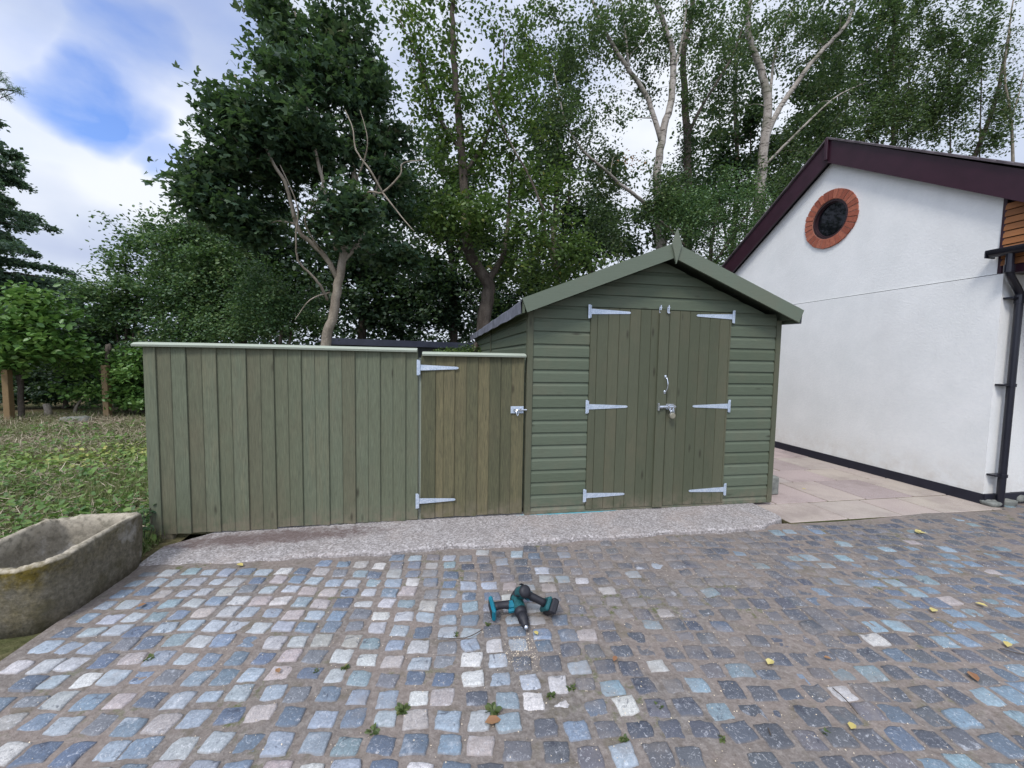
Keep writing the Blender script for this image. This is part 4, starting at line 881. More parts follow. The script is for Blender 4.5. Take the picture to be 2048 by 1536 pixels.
# ================================================================== shed
shed = empty('shed', (1.2, 2.7, 0)); tag(shed, 'green painted timber shed with double doors and a shallow pitched roof', 'shed')
SW, SLEN, EV = 2.4, 5.3, 1.76
SL = .397; AX = 1.2
topz = lambda x: 1.74+SL*(AX-abs(x-AX))        # underside of roof along the gable
P_ = .1085
def prof(z0):   # shiplap: flat face then a scooped top edge
    return [(-.014, z0+.0015), (-.0165, z0+.004), (-.016, z0+.076), (-.0115, z0+.084), (-.0065, z0+.094), (-.0045, z0+.1085)]
def siding_x(mb, x0, x1, z0, z1, y, clip=False, off=1.80):
    k0 = math.floor((z0-off)/P_); z = off+k0*P_
    while z < z1-1e-4:
        r = rng.random(); pr = prof(z); pts = []
        for i in range(len(pr)-1):
            a_, c_ = pr[i], pr[i+1]
            za, zc = max(a_[1], z0), min(c_[1], z1)
            if zc <= za: continue
            ya = a_[0]+(c_[0]-a_[0])*(za-a_[1])/(c_[1]-a_[1]); yc = a_[0]+(c_[0]-a_[0])*(zc-a_[1])/(c_[1]-a_[1])
            xa0, xa1, xc0, xc1 = x0, x1, x0, x1
            if clip:
                def lim(zz): 
                    e_ = (zz-1.74)/SL; return (e_, SW-e_) if e_ > 0 else (0, SW)
                l_, h_ = lim(za); xa0, xa1 = max(x0, l_), min(x1, h_); l_, h_ = lim(zc); xc0, xc1 = max(x0, l_), min(x1, h_)
                if xc1 <= xc0: xc0 = xc1 = (xa0+xa1)/2
                if xa1 <= xa0: continue
            mb.add([(xa0, y+ya, za), (xa1, y+ya, za), (xc1, y+yc, zc), (xc0, y+yc, zc)], [(0, 1, 2, 3)], r)
        if z+.0015 > z0: mb.add([(x0 if not clip else xa0, y-.0035, z+.001), (x1 if not clip else xa1, y-.0035, z+.001), (x1 if not clip else xa1, y-.014, z+.0015), (x0 if not clip else xa0, y-.014, z+.0015)], [(0, 1, 2, 3)], r)
        z += P_
DL, DM, DR, DT = .527, 1.168, 1.893, 1.795
b = MB(); siding_x(b, .03, DL, .02, 1.80, 0); siding_x(b, DR, SW-.03, .02, 1.80, 0); siding_x(b, 0.0, SW, 1.80, 2.21, 0, True)
b.add([(0.001, .0, .0), (SW-.001, .0, .0), (SW-.001, .0, 1.74), (AX, .0, 1.74+SL*AX), (.001, .0, 1.74)], [(0, 1, 2, 3, 4)], .1)
b.build('front_wall', M['shed_h'], shed)
def siding_y(mb, x, y0, y1, z0, z1, s):
    k0 = math.floor((z0-1.80)/P_); z = 1.80+k0*P_
    while z < z1-1e-4:
        r = rng.random(); pr = prof(z)
        for i in range(len(pr)-1):
            a_, c_ = pr[i], pr[i+1]; za, zc = max(a_[1], z0), min(c_[1], z1)
            if zc <= za: continue
            mb.add([(x+s*a_[0], y0, za), (x+s*a_[0], y1, za), (x+s*c_[0], y1, zc), (x+s*c_[0], y0, zc)], [(0, 1, 2, 3)], r)
        mb.add([(x+s*(-.0035), y0, z+.001), (x+s*(-.0035), y1, z+.001), (x+s*(-.014), y1, z+.0015), (x+s*(-.014), y0, z+.0015)], [(0, 1, 2, 3)], r)
        z += P_
for s, xx in ((1, 0.0), (-1, SW)):
    b = MB(); siding_y(b, xx, .022, SLEN, .02, 1.76, s); b.add([(xx+s*.001, .01, 0), (xx+s*.001, SLEN, 0), (xx+s*.001, SLEN, 1.76), (xx+s*.001, .01, 1.76)], [(0, 1, 2, 3)], .2); b.build('side_wall', M['shed_s'], shed)
b = MB(); b.prism([(0, SLEN, 0), (SW, SLEN, 0), (SW, SLEN, 1.74), (AX, SLEN, 2.21), (0, SLEN, 1.74)], (0, .02, 0)); b.build('rear_wall', M['shed_h'], shed)
for q_ in ((-.022, .028, -.024, -.003, .0, 1.745, .55, .002), (SW-.028, SW+.022, -.024, -.003, .0, 1.745, .55, .002), (-.0225, -.0165, -.0025, .04, .0, 1.74, .55, .0015), (-.030, -.017, 2.48, 2.53, 0, 1.76, .5, .002)):
    b = MB(); b.box(*q_); b.build('corner_trim', M['shed_v'], shed)
b = MB(); b.box(.029, SW-.029, -.020, -.001, .0, .0195, .3, .002); b.build('base_rail', M['shed_h'], shed)
# doors
def door(x0, x1, edge_first, name_lab):
    d = empty('door', (x0 if edge_first else x1, -.02, 0)); d.parent = shed; bpy.context.view_layer.update(); d.matrix_parent_inverse = shed.matrix_world.inverted()
    b = MB(); x = x0; k = 0; ws_ = []
    first = .062
    if edge_first: ws_ = [first]+[.1]*9
    else: ws_ = [.1]*9
    zz0, zz1 = .024, DT
    i = 0
    while x < x1-.004:
        w = min(ws_[i], x1-x); r = rng.random(); g_ = .0034; yf = -.024
        b.add([(x+g_, yf, zz0), (x+w-g_, yf, zz0), (x+w-g_, yf, zz1), (x+g_, yf, zz1)], [(0, 1, 2, 3)], r)
        b.add([(x, yf+.0075, zz0), (x+g_, yf, zz0), (x+g_, yf, zz1), (x, yf+.0075, zz1)], [(0, 1, 2, 3)], r)
        b.add([(x+w-g_, yf, zz0), (x+w, yf+.0075, zz0), (x+w, yf+.0075, zz1), (x+w-g_, yf, zz1)], [(0, 1, 2, 3)], r)
        x += w; i += 1
    b.box(x0+.0005, x1-.0005, -.0160, -.004, zz0+.0005, zz1-.0005, .3)
    b.build('planks', M['shed_v'], d); return d
d1 = door(DL+.003, DM-.002, True, 'left'); d2 = door(DM+.002, DR-.003, False, 'right')
for z, tl in ((1.762, -.0), (.939, 0), (.150, .0)):
    t_hinge(d1, DL+.0, z, -.0255, .365, 1); t_hinge(d2, DR+.002, z, -.0255, .365, -1)
b = MB(); b.box(DM-.006, DM+.086, -.043, -.0245, .018, DT+.002, .45, .002); b.build('cover_strip', M['shed_v'], d2)
b = MB(); b.tube(smooth_path([(1.238, -.048, 1.205), (1.241, -.066, 1.19), (1.244, -.078, 1.14), (1.240, -.066, 1.088), (1.236, -.048, 1.072)], 5), [.006]*2+[.005]*17+[.006]*2, 10)
b.box(1.228, 1.250, -.0475, -.0432, 1.192, 1.222, .5, .002); b.box(1.226, 1.248, -.0475, -.0432, 1.055, 1.085, .5, .002)
b.build('handle', M['zinc'], d2, True)
b = MB(); b.box(1.262, 1.345, -.0285, -.0245, .912, .962, .5, .001); b.box(1.21, 1.27, -.047, -.0435, .926, .950, .5, .001); b.tube([(1.18, -.056, .938), (1.34, -.056, .938)], .0085, 12)
b.tube([(1.184, -.056, .938), (1.214, -.056, .938)], .0135, 14); b.box(1.168, 1.182, -.066, -.0435, .905, .972, .5, .002)
for xx in (1.268, 1.325): b.box(xx-.009, xx+.009, -.07, -.0286, .925, .951, .5, .003)
b.tube(smooth_path([(1.285, -.06, .93), (1.283, -.066, .905), (1.30, -.067, .895), (1.318, -.066, .905), (1.316, -.06, .93)], 4), .005, 8)
b.build('bolt', M['zinc'], d2)
for xx, dd in ((1.172, d1), (1.238, d2)):
    b = MB(); yb = -.0285 if dd is d1 else -.047
    b.box(xx-.011, xx+.011, yb-.0035, yb+.003, 1.77, 1.826, .5, .001); b.tube([(xx, yb-.009, 1.765), (xx, yb-.009, 1.838)], .0055, 10); b.box(xx-.012, xx+.012, yb-.014, yb-.003, 1.768, 1.780, .5, .003); b.box(xx-.012, xx+.012, yb-.014, yb-.003, 1.812, 1.824, .5, .003)
    b.build('barrel_bolt', M['zinc'], dd)
# roof
ridge = 2.342-.012; ov = 1.30; th = .018
def roofpts(x): return ridge-SL*abs(x-AX)
root_roof = MB()
y0, y1 = -.148, SLEN+.1
for s in (-1, 1):
    xe = AX+s*ov; n_ = 24
    for i in range(n_):
        ya, yb = y0+(y1-y0)*i/n_, y0+(y1-y0)*(i+1)/n_
        w1, w2 = .003*math.sin(i*1.7), .003*math.sin((i+1)*1.7)
        # top skin, folded down over the eaves board
        A = [(AX, ya, ridge), (xe, ya, roofpts(xe)+w1), (xe+s*.012, ya, roofpts(xe)-.012), (xe+s*.006, ya, roofpts(xe)-.105+w1*2)]
        B = [(AX, yb, ridge), (xe, yb, roofpts(xe)+w2), (xe+s*.012, yb, roofpts(xe)-.012), (xe+s*.006, yb, roofpts(xe)-.105+w2*2)]
        for k in range(3): root_roof.add([A[k], B[k], B[k+1], A[k+1]], [(0, 1, 2, 3)], .5)
root_roof.build('roof_felt', M['felt'], shed)
b = MB()
for s in (-1, 1):
    xe = AX+s*(ov-.004)
    b.prism([(AX, y0+.004, ridge-.004), (xe, y0+.004, roofpts(xe)-.006), (xe, y0+.004, roofpts(xe)-.024), (AX, y0+.004, ridge-.024)], (0, y1-y0-.01, 0))
    b.prism([(xe, y0+.004, roofpts(xe)-.025), (xe, y0+.004, roofpts(xe)-.10), (xe-s*.02, y0+.004, roofpts(xe)-.10), (xe-s*.02, y0+.004, roofpts(xe)-.025)], (0, y1-y0-.01, 0))
    b.prism([(AX+s*1.22, y0+.004, roofpts(AX+s*1.22)-.026), (AX+s*1.22, y0+.004, 1.745), (AX+s*1.24, y0+.004, 1.745), (AX+s*1.24, y0+.004, roofpts(AX+s*1.24)-.026)], (0, y1-y0-.01, 0))
b.build('roof_boards', M['shed_s'], shed)
an = math.atan(SL)
for s in (-1, 1):
    nx, nz_ = s*math.sin(an), math.cos(an); dx, dz = s*math.cos(an), -math.sin(an); Ls = (ov+.004)/math.cos(an); top = np.array([AX, 0, 2.345])
    q = [top, top+np.array([dx, 0, dz])*Ls, top+np.array([dx, 0, dz])*Ls-np.array([nx, 0, nz_])*.118, np.array([AX, 0, 2.345-.118/math.cos(an)])]
    b = MB(); b.prism([(p_[0], -.172, p_[2]) for p_ in (q if s > 0 else q[::-1])], (0, .018, 0), .3+.4*(s > 0)); b.build('bargeboard', M['barge'], shed)
b = MB(); b.prism([(AX+.008, -.19, 2.455), (AX+.052, -.19, 2.325), (AX+.008, -.19, 2.165), (AX-.036, -.19, 2.325)], (0, .0165, 0), .9); b.build('finial', M['barge'], shed)
# padlock hangs from the bolt
pl = empty('padlock', (1.301, -.075, .86)); tag(pl, 'round steel and brass padlock hanging from the shed door bolt', 'padlock')
b = MB(); b.tube([(1.301, -.084, .862), (1.301, -.062, .862)], [.0265, .0265], 22); b.tube([(1.301, -.086, .862), (1.301, -.084, .862)], [.021, .025], 22); b.build('body', M['brass'], pl)
b = MB(); b.tube(smooth_path([(1.286, -.073, .878), (1.285, -.073, .899), (1.301, -.073, .912), (1.317, -.073, .899), (1.316, -.073, .878)], 4), .0045, 8); b.build('shackle', M['zinc'], pl, True)

# ================================================================== house
HX, HY = 4.603, -.29
house = empty('house', (HX+3, HY+2, 0), 0); tag(house, 'white rendered gabled house with maroon bargeboards and a round brick window', 'house')
TP = 1.876; BZ = 4.125; HS = .632         # gable apex position along the wall, underside height, slope
under = lambda t: BZ-HS*abs(t-TP)
def hp(t, z, d=0): return (HX+.0079*t-d, HY+t, z)     # d = distance proud of the wall (towards -x)
TB = 4.85
b = MB()
# upper gable (slightly set back) with a round hole
hc, hz, hr = 1.858, 3.36, .262
outer = [(.055, 2.25), (.055, under(.055)+.05), (TP, BZ+.05), (TB, under(TB)+.05), (TB, 2.25)]
nseg = 48
def outer_hit(a):
    d = np.array([math.cos(a), math.sin(a)]); best = 1e9
    for i in range(5):
        p0 = np.array(outer[i]); p1 = np.array(outer[(i+1) % 5]); e_ = p1-p0; o_ = p0-np.array([hc, hz]); dn_ = d[0]*e_[1]-d[1]*e_[0]
        if abs(dn_) < 1e-9: continue
        tt = (o_[0]*e_[1]-o_[1]*e_[0])/dn_; ss = (o_[0]*d[1]-o_[1]*d[0])/dn_
        if tt > 0 and -1e-6 <= ss <= 1+1e-6: best = min(best, tt)
    return np.array([hc, hz])+d*best
angs = sorted(set([2*math.pi*i/nseg for i in range(nseg)]+[math.atan2(q[1]-hz, q[0]-hc) % (2*math.pi) for q in outer]))
ni = len(angs); inn = [hp(hc+hr*math.cos(a), hz+hr*math.sin(a), 0) for a in angs]; outp = [hp(*outer_hit(a), 0) for a in angs]
deep = [hp(hc+hr*math.cos(a), hz+hr*math.sin(a), -.12) for a in angs]
b.add(inn+outp+deep, [(i, (i+1) % ni, ni+(i+1) % ni, ni+i) for i in range(ni)]+[(i, 2*ni+i, 2*ni+(i+1) % ni, (i+1) % ni) for i in range(ni)])
# edge of upper render and the lower wall, 15 mm proud, with its little ledge
b.prism([hp(.0545, 2.25, 0), hp(.0545, under(.0545)+.04, 0), (HX+.2, HY+.0545, under(.0545)+.04), (HX+.2, HY+.0545, 2.25)], (0, .02, 0))
b.prism([hp(0, .08, .015), hp(TB, .08, .015), hp(TB, 2.242, .015), hp(0, 2.242, .015)], (.35, 0, 0))
b.box(HX+.02, HX+7, HY+.003, HY+.3, .081, 2.236)
b.box(HX+.36, HX+7, HY+.31, HY+.35, .08, 2.6)
b.box(HX+.3, HX+7, TB+HY-.3, TB+HY-.02, .08, 2.3)
b.build('wall', M['render'], house)
b = MB(); b.prism([hp(-.004, -.06, .024), hp(TB, -.06, .024), hp(TB, .079, .024), hp(-.004, .079, .024)], (.3, 0, 0)); b.box(HX-.014, HX+7, HY-.018, HY+.2, -.06, .077); b.build('plinth', M['plinth'], house)
b = MB(); b.box(HX+.4, HX+7, HY+.4, HY+TB-.4, .1, 2.9); b.build('interior', M['dark'], house)
# bargeboards
dp = .275
for s in (-1, 1):
    tl = 3.3
    T1 = TP+s*tl; z1 = under(T1)
    b = MB(); b.prism([hp(TP, BZ, .10), hp(T1, z1, .10), hp(T1, z1+dp, .10), hp(TP, BZ+dp+.035, .10)], (.028, 0, 0)); b.build('bargeboard', M['barge_dark'], house)
    b = MB(); b.prism([hp(TP, BZ+.03, .071), hp(T1, z1+.03, .071), hp(T1, z1+.05, .071), hp(TP, BZ+.05, .071)], (7.2, 0, 0)); b.build('soffit', M['dark'], house)
    b = MB(); zc = lambda t: BZ+dp+.036-HS*abs(t-TP)
    n_ = 26
    for i in range(n_):
        ta, tb_ = TP+s*tl*i/n_*1.02, TP+s*tl*(i+1)/n_*1.02
        za, zb = zc(ta)+.030, zc(tb_)+.006
        b.prism([hp(ta, za-.028, .13), hp(tb_, zb-.004, .13), hp(tb_, zb+.014, .13), hp(ta, za, .13)], (7.3, 0, 0), rng.random())
    b.build('roof', M['tiles'], house)
b = MB(); b.box(HX-.125, HX-.095, HY+TP-.022, HY+TP+.022, BZ+.03, BZ+dp+.05, .5, .003); b.build('apex_cap', M['barge_dark'], house)
# round window: brick ring, frame, pane
win = empty('window', hp(hc, hz, 0)); win.parent = house; bpy.context.view_layer.update(); win.matrix_parent_inverse = house.matrix_world.inverted()
def ringseg(mb, r0, r1, a0, a1, d0, d1, r=.5, k=3):
    vs = []
    for i in range(k+1):
        a = a0+(a1-a0)*i/k
        for rr, dd in ((r0, d0), (r1, d0), (r1, d1), (r0, d1)): vs.append(hp(hc+rr*math.cos(a), hz+rr*math.sin(a), dd))
    fs = [(i*4+j, i*4+(j+1) % 4, (i+1)*4+(j+1) % 4, (i+1)*4+j) for i in range(k) for j in range(4)]+[(3, 2, 1, 0), (k*4, k*4+1, k*4+2, k*4+3)]
    mb.add(vs, fs, r)
b = MB(); nb = 30
for i in range(nb):
    a0 = 2*math.pi*i/nb; g_ = .018; rj = rng.normal(0, .004)
    ringseg(b, .268, .392+rj, a0+g_, a0+2*math.pi/nb-g_, -.02, .024+rng.normal(0, .003), rng.random(), 2)
b.build('brick_ring', M['brick'], win)
b = MB(); ringseg(b, .262, .384, 0, 2*math.pi, -.02, .018, .5, 60); b.build('mortar_bed', M['mortar'], win)
b = MB(); ringseg(b, .236, .2665, 0, 2*math.pi, -.07, .012, .5, 60); ringseg(b, .220, .240, 0, 2*math.pi, -.085, -.012, .5, 60); b.build('frame', M['winframe'], win)
b = MB(); n_ = 48; b.prism([hp(hc+.224*math.cos(2*math.pi*i/n_), hz+.224*math.sin(2*math.pi*i/n_), -.03) for i in range(n_)], (.006, 0, 0)); b.build('pane', M['glass'], win)
# brown cladding, corner batten, porch beam
b = MB(); z = 2.32; k = 0
while z < 3.12:
    zt = min(z+.066, 9); r = rng.random(); t0 = .03
    tl_ = lambda zz: max(-1.38, TP-(BZ+.03-zz)/HS)
    if tl_(zt) < t0-.05: b.prism([hp(t0, z, .018), hp(t0, zt-.007, .010), hp(tl_(zt), zt-.007, .010), hp(tl_(z), z, .018)], (.014, 0, 0), r)
    z += .066
b.build('cladding', M['clad'], house)
b = MB(); b.box(HX-.012, HX+.03, HY+.022, HY+.052, 2.25, 3.03, .5, .002); b.box(HX-.004, HX+.10, HY-1.38, HY+.02, 2.24, 2.318, .5, .003); b.build('corner_batten', M['barge_dark'], house)
b = MB(); b.prism([hp(.05, 2.32, -.02), hp(-1.38, 2.32, -.02), hp(-1.38, 2.33, -.02), hp(.05, 3.0, -.02)], (.02, 0, 0)); b.box(HX+.02, HX+7, HY-1.38, HY+.0-.001, 2.30, 2.318); b.build('porch_lining', M['dark'], house)
b = MB(); b.box(HX-.004, HX+.10, HY-1.38, HY-1.28, -.06, 2.238, .5, .004); b.build('porch_post', M['barge_dark'], house)
# gutter and downpipe
b = MB(); gz = 2.455; gr = .055
def gut(t0, t1):
    n_ = 9; ro, ri = gr, gr-.006; prof_ = [(-math.cos(math.pi*i/n_)*ro, -math.sin(math.pi*i/n_)*ro) for i in range(n_+1)]+[(math.cos(math.pi*i/n_)*ri, -math.sin(math.pi*i/n_)*ri) for i in range(n_+1)]
    b.prism([(HX-.085+px, HY+t0, gz+pz) for px, pz in prof_], (0, t1-t0, 0))
gut(-1.35, .075)
b.box(HX-.145, HX-.018, HY+.069, HY+.078, gz-.06, gz+.004, .5, .002); b.box(HX-.147, HX-.134, HY-1.35, HY+.075, gz-.006, gz+.012, .5, .003)
b.build('gutter', M['black'], house)
b = MB(); pr_ = .030
px0, py0 = HX-.085, HY-.075
px1, py1 = HX+.10, HY-.062
b.tube([(px0, py0, gz-.04), (px0, py0, gz-.17)], pr_, 14); b.tube([(px0, py0, gz-.15), (px0, py0, gz-.22)], pr_+.006, 14)
b.tube(smooth_path([(px0, py0, gz-.20), (px0+.03, py0, gz-.26), (px1-.04, py1, gz-.36), (px1, py1, gz-.42), (px1, py1, gz-.50)], 4), pr_, 14)
b.tube([(px1, py1, gz-.42), (px1, py1, gz-.50)], pr_+.006, 14)
b.tube([(px1, py1, gz-.48), (px1, py1, -.03)], pr_, 14)
for zz in (gz-.45, 1.17, .28):
    b.tube([(px1, py1, zz-.015), (px1, py1, zz+.015)], pr_+.007, 14); b.box(px1-.10, px1+.055, py1-.012, py1+.06, zz-.009, zz+.009, .5, .002)
b.build('downpipe', M['black'], house, False)
# outbuilding behind the fence
ob = empty('outbuilding', tuple(at(800, 700, 8.6)*[1, 1, 0])); tag(ob, 'low dark outbuilding with a flat roof seen over the fence', 'outbuilding')
pA, pB = at(655, 668, 8.0), at(955, 692, 9.6); zt = (pA[2]+pB[2])/2-.02
dv = (pB-pA); dv[2] = 0; dv /= np.linalg.norm(dv); nv_ = np.array([-dv[1], dv[0], 0])
def obx(mb, a0, a1, n0, n1, z0, z1):
    q = [pA*[1, 1, 0]+dv*a0+nv_*n0, pA*[1, 1, 0]+dv*a1+nv_*n0, pA*[1, 1, 0]+dv*a1+nv_*n1, pA*[1, 1, 0]+dv*a0+nv_*n1]
    mb.prism([(p_[0], p_[1], z0) for p_ in q], (0, 0, z1-z0))
Lo = np.linalg.norm((pB-pA)[:2])+.5
b = MB(); obx(b, 0, Lo, 0, 2.4, zt-.05, zt); obx(b, -.04, Lo+.04, -.04, -.01, zt-.16, zt+.015); b.build('roof', M['flatroof'], ob)
b = MB(); obx(b, .1, Lo-.1, .1, 2.3, -.1, zt-.06); b.build('wall', M['outwall'], ob)

# ================================================================== small things on the paving
# concrete block beside the shed
p = gnd(1545, 962, -.025); b = MB(); b.box(2.56, 2.74, .22, .50, -.024, .165, .5, .012)
tag(b.build('concrete_block', M['stone']), 'grey concrete block on the patio against the right side of the shed', 'block')
for i, (u, v, rx, rz, lab) in enumerate([(1988, 1012, .085, .034, 'leftmost grey cobble at the foot of the downpipe'), (2018, 1010, .075, .036, 'second cobble from the downpipe, brownish and rounded'), (2040, 1004, .08, .045, 'cobble at the right edge under the house wall')]):
    p = gnd(u, v, -.02); rock('cobble', lab, (p[0]+.02, p[1]+.03, -.005+.02*(i == 2)), rx, .06, rz, M['stone'], 'cobble', 'loose cobbles by the house', seed=20+i)
# cordless drills
def xf(o_, ax, ay, az):
    return lambda x, y, z: tuple(np.array(o_)+np.array(ax)*x+np.array(ay)*y+np.array(az)*z)
def nrmv(a): a = np.array(a, float); return a/np.linalg.norm(a)
def lathe(b, T, prof_, axis='x', seg=20, r=.5):
    "prof_: (along, radius)"
    vs = []
    for a_, rr in prof_:
        for k in range(seg):
            t_ = 2*math.pi*k/seg; vs.append(T(a_, rr*math.cos(t_), rr*math.sin(t_)))
    n_ = len(prof_); fs = [(i*seg+k, i*seg+(k+1) % seg, (i+1)*seg+(k+1) % seg, (i+1)*seg+k) for i in range(n_-1) for k in range(seg)]+[tuple(range(seg))[::-1], tuple((n_-1)*seg+k for k in range(seg))]
    b.add(vs, fs, r)
def rbox(b, T, x0, x1, y0, y1, z0, z1, bev=.006, r=.5):
    t = MB(); t.box(x0, x1, y0, y1, z0, z1, r, bev); b.add([T(*v) for v in t.v], t.f, r)
def drill(label, origin, fwd, down, battery, bit):
    "local x = towards the chuck, y = down the handle, z = sideways; the tool lies on its side"
    fx = nrmv(fwd); dy = np.array(down, float); dy -= fx*np.dot(dy, fx); dy = nrmv(dy); sz = np.cross(fx, dy)
    T = xf(origin, fx, dy, sz); root = empty('cordless_drill', tuple(origin)); tag(root, label, 'drill', 'cordless drills on the setts')
    b = MB(); lathe(b, T, [(-.085, .012), (-.083, .024), (-.07, .031), (-.02, .033), (.01, .033), (.03, .030), (.045, .025)]); b.build('housing', M['teal_dusty'], root, True)
    b = MB(); lathe(b, T, [(.018, .0335), (.022, .0345), (.036, .0325), (.047, .0275)], seg=20); lathe(b, T, [(-.0865, .010), (-.084, .0255), (-.070, .0325), (-.066, .0325)], seg=20)
    for k in range(5): rbox(b, T, -.058+.009*k, -.054+.009*k, -.031, -.012, -.0315, -.029, .0008)
    for k in range(5): rbox(b, T, -.058+.009*k, -.054+.009*k, -.031, -.012, .029, .0315, .0008)
    b.build('collar', M['rubber'], root, True)
    b = MB(); rbox(b, T, -.045, .0, .02, .055, -.022, .022, .008); rbox(b, T, .0, .018, .026, .062, -.010, .010, .004); b.build('trigger', M['teal'], root)
    b = MB(); lathe(b, T, [(.045, .024), (.05, .026), (.085, .0255), (.088, .021), (.115, .018), (.122, .011)], seg=18)
    for k in range(10):
        a_ = 2*math.pi*k/10; cy, cz = math.cos(a_), math.sin(a_)
        b.add([T(.052, .0262*cy-.002*cz, .0262*cz+.002*cy), T(.083, .0262*cy-.002*cz, .0262*cz+.002*cy), T(.083, .028*cy, .028*cz), T(.052, .028*cy, .028*cz)], [(0, 1, 2, 3)])
    ck = b.build('chuck', M['rubber'], root, True)
    b = MB(); lathe(b, T, [(.118, .012), (.128, .0105), (.134, .006)], seg=14)
    if bit: lathe(b, T, [(.13, .0022), (.18, .0022), (.182, .001)], seg=8)
    b.build('chuck_tip', M['zinc'], ck, True)
    b = MB()    # grip: elliptical tapered tube
    pts = [(-.028, .02), (-.032, .05), (-.038, .08), (-.04, .11), (-.036, .135)]; rr = [.023, .021, .019, .019, .023]; seg = 14; vs = []
    for (gx, gy), r_ in zip(pts, rr):
        for k in range(seg): a_ = 2*math.pi*k/seg; vs.append(T(gx+r_*1.15*math.cos(a_), gy, r_*math.sin(a_)))
    b.add(vs, [(i*seg+k, i*seg+(k+1) % seg, (i+1)*seg+(k+1) % seg, (i+1)*seg+k) for i in range(4) for k in range(seg)]+[tuple(range(seg)), tuple(4*seg+k for k in range(seg))]); b.build('handle', M['rubber'], root, True)
    b = MB(); rbox(b, T, -.085, .025, .13, .152, -.036, .036, .008); b.build('battery_shoe', M['teal_dusty'] if battery else M['teal'], root)
    if battery:
        b = MB(); rbox(b, T, -.09, .028, .1525, .190, -.038, .038, .008); bt = b.build('battery', M['rubber'], root)
        b = MB()
        for zz in (-.02, .0, .02): rbox(b, T, .0282, .0288, .160, .183, zz-.005, zz+.005, 0)
        rbox(b, T, -.06, .0, .190, .1905, -.02, .0, 0)
        b.build('label', M['white_label'], bt)
    else:
        b = MB(); rbox(b, T, -.07, .01, .1522, .1535, -.022, .022, 0); b.build('terminal_slot', M['rubber'], root)
    return root
c0 = gnd(1048, 1238, 0)
drill('cordless drill without battery, teal foot at the left and chuck towards the camera', (c0[0]-.012, c0[1]+.070, .018), (.10, -.93, -.22), (-1, .02, -.02), False, False)
drill('cordless drill with black battery at the right, chuck and bit pointing away', (c0[0]+.004, c0[1]+.105, .078), (-.12, .72, -.52), (.86, -.34, -.30), True, True)
# fallen leaves
def fallen(u, v, size, mat_, label, grp='fallen leaves on the setts', tpl=T_OVAL, nm='fallen_leaf', cat='leaf'):
    p = gnd(u, v, DZ+.012); n_ = 1
    tp, tf = tpl; a = rng.uniform(0, 6.28); c, s = math.cos(a), math.sin(a); V = []
    for (x, y, z) in tp: 
        x -= .5; V.append((p[0]+size*(x*c-y*s), p[1]+size*(x*s+y*c), float(und(p[0], p[1]))+DZ+.013+size*(z*1.6+.12*abs(x)+.10*y*y*4)))
    o = np_mesh(nm, np.array(V), np.array(tf), mat_, fattr={'rnd': rng.random(len(tf)), 'clm': rng.random(len(tf))}); tag(o, label, cat, grp)
fl = [(1540, 1326, .075, 'lf_yellow', 'pale yellow leaf right of the drills on dark setts'), (1843, 1064, .11, 'lf_yellow', 'yellow leaf on the far setts near the house corner'), (1867, 1222, .08, 'lf_yellow', 'curled yellow leaf in the right middle of the setts'),
      (1963, 1208, .07, 'lf_yellow', 'greenish yellow leaf close to the right edge'), (1704, 1454, .06, 'lf_yellow', 'round pale leaf near the bottom right of the picture'), (1655, 1318, .045, 'lf_rust', 'small orange leaf on blue setts'), (1535, 1040, .10, 'lf_rust', 'orange leaf lying against the right end of the concrete strip'),
      (2015, 1290, .07, 'lf_yellow', 'pale leaf at the right edge beside a dark twig'), (1946, 1356, .08, 'lf_rust', 'crumpled tan leaf near the bottom right setts'), (1230, 1318, .05, 'lf_rust', 'small tan leaf below the battery of the drill'), (285, 1214, .06, 'lf_rust', 'orange leaf on the pale setts in front of the trough'),
      (480, 1134, .07, 'lf_yellow', 'curled yellow leaf at the front edge of the strip by the fence'), (986, 1440, .09, 'lf_rust', 'curled brown leaf under the weed at the bottom centre'), (556, 1343, .05, 'lf_rust', 'small orange leaf on blue setts left of centre'), (1072, 1264, .05, 'lf_yellow', 'pale leaf scrap just below the chuck'), (1608, 978, .06, 'lf_yellow', 'yellow leaf on the patio slabs')]
for u, v, sz, mm, lab in fl: fallen(u, v, sz*.72, M[mm], lab, tpl=T_MAPLE if sz >= .1 else T_OVAL)
# weeds in joints
wds = [(986, 1420, 26, .055, 'leafy weed between setts at the bottom centre'), (806, 1420, 40, .045, 'sprawling weed left of the bottom centre'), (745, 1465, 24, .04, 'fern like weed low left of the bottom centre'), (1102, 1390, 18, .035, 'small weed between two pale setts'), (1142, 1375, 14, .035, 'tiny bright weed right of the two pale setts'),
       (912, 1266, 20, .03, 'small weed left of the drill'), (975, 1246, 14, .035, 'sprig beside the teal drill foot'), (300, 1322, 22, .04, 'weed between pale setts at the lower left'), (690, 1335, 26, .03, 'moss clump in a joint left of centre'), (1248, 1478, 26, .03, 'moss clump in a joint at the bottom right of centre'), (1318, 1415, 22, .03, 'moss patch in a joint right of centre'), (1650, 1268+200, 18, .03, 'moss patch near the round pale leaf'), (1445, 1480, 16, .03, 'moss patch low in a right hand joint'), (630, 1345, 18, .03, 'small sprout beside blue setts')]
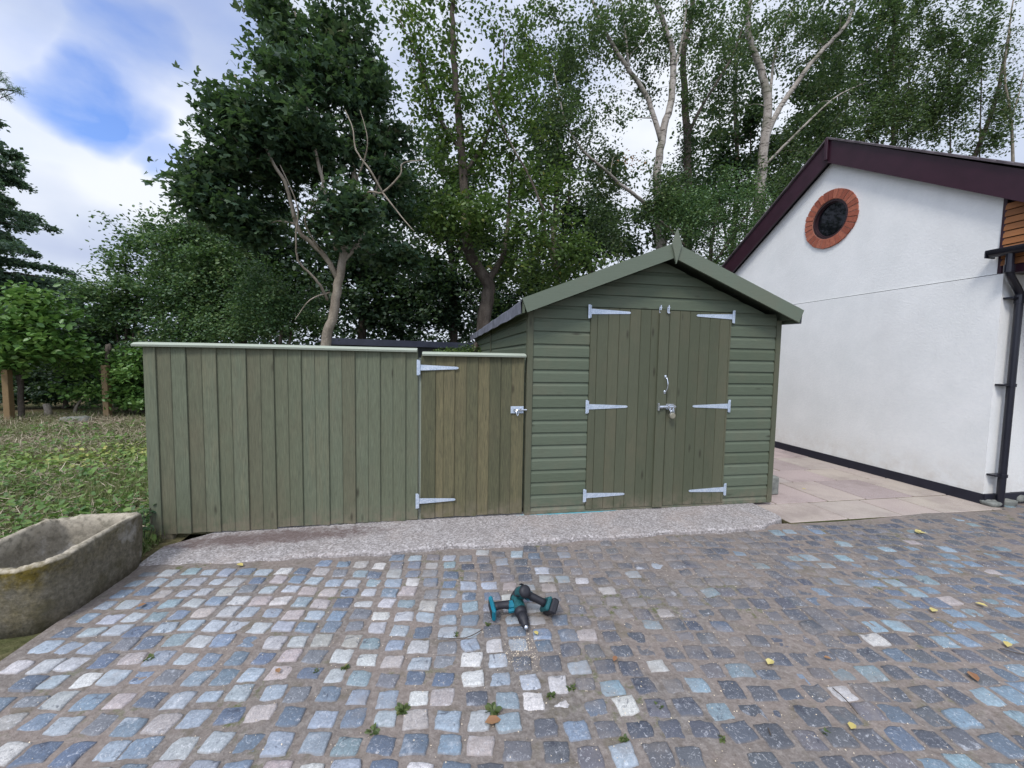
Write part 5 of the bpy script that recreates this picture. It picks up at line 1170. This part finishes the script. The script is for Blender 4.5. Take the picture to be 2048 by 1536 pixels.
for u, v, n_, sz, lab in wds:
    p = gnd(u, v, DZ); plant('weed', lab, (p[0], p[1], DZ+float(und(p[0], p[1]))+.002), n_, sz*.62, M['lf_weed'], group='weeds in the sett joints', lean=.35)
# ivy creeping beside the fence end
p = gnd(296, 1085, -.03); P = np.column_stack([rng.uniform(-2.93, -2.82, 500), rng.uniform(-.34, .1, 500), rng.uniform(-.05, .22, 500)])
root = empty('ivy', (-2.87, -.12, -.05)); tag(root, 'small leaved ivy between the fence end and the trough', 'ivy'); leaves('leaves', P, rng.uniform(.02, .04, 500), T_OVAL, M['lf_hedge'], root)
b = MB()
for k in range(7): x_ = -2.9+.012*k; b.tube(smooth_path([(x_, -.3+.05*k, -.06), (x_+.01, -.28+.05*k, .08), (x_-.01, -.26+.05*k, .2)], 3), .003, 4)
b.build('stems', M['bark_dark'], root)
# twigs
for i, (pp, lab) in enumerate([([(1665, 1378), (1690, 1400), (1715, 1430)], 'thin dark twig lying on the right hand setts'), ([(2000, 1300), (2030, 1308), (2060, 1312)], 'twig at the right edge of the picture'), ([(875, 1272), (930, 1272), (965, 1256)], 'thin curved stem lying left of the drill'), ([(1536, 1460), (1541, 1474)], 'short dark twig near the bottom right')]):
    b = MB(); q = []
    for (u, v) in pp: p = gnd(u, v, DZ+.014); q.append((p[0], p[1], DZ+.017+float(und(p[0], p[1]))))
    b.tube(q if len(q) < 3 else smooth_path(q, 4), .0022, 5); tag(b.build('twig', M['bark_dark']), lab, 'twig', 'twigs on the setts')
# sawdust and grit
n_ = 5200
P = np.column_stack([rng.uniform(-2.4, 4.5, n_), rng.uniform(-2.7, -.5, n_)]); w = np.exp(-((P[:, 0]-.5)/1.7)**2)+.12; P = P[rng.random(n_) < w]
P = np.concatenate([P, rng.normal(0, 1, (260, 2))*[.05, .05]+gnd(1040, 1300)[:2]])
P = np.column_stack([P, DZ+und(P[:, 0], P[:, 1])+.0085])
o = leaves('sawdust', P, rng.uniform(.002, .0065, len(P)), T_RHOMB, simple('sawdust_chips', S(222, 205, 178), .9, .1), up=1.5)
tag(o, 'pale sawdust and grit sprinkled over the setts', 'sawdust', kind='stuff')
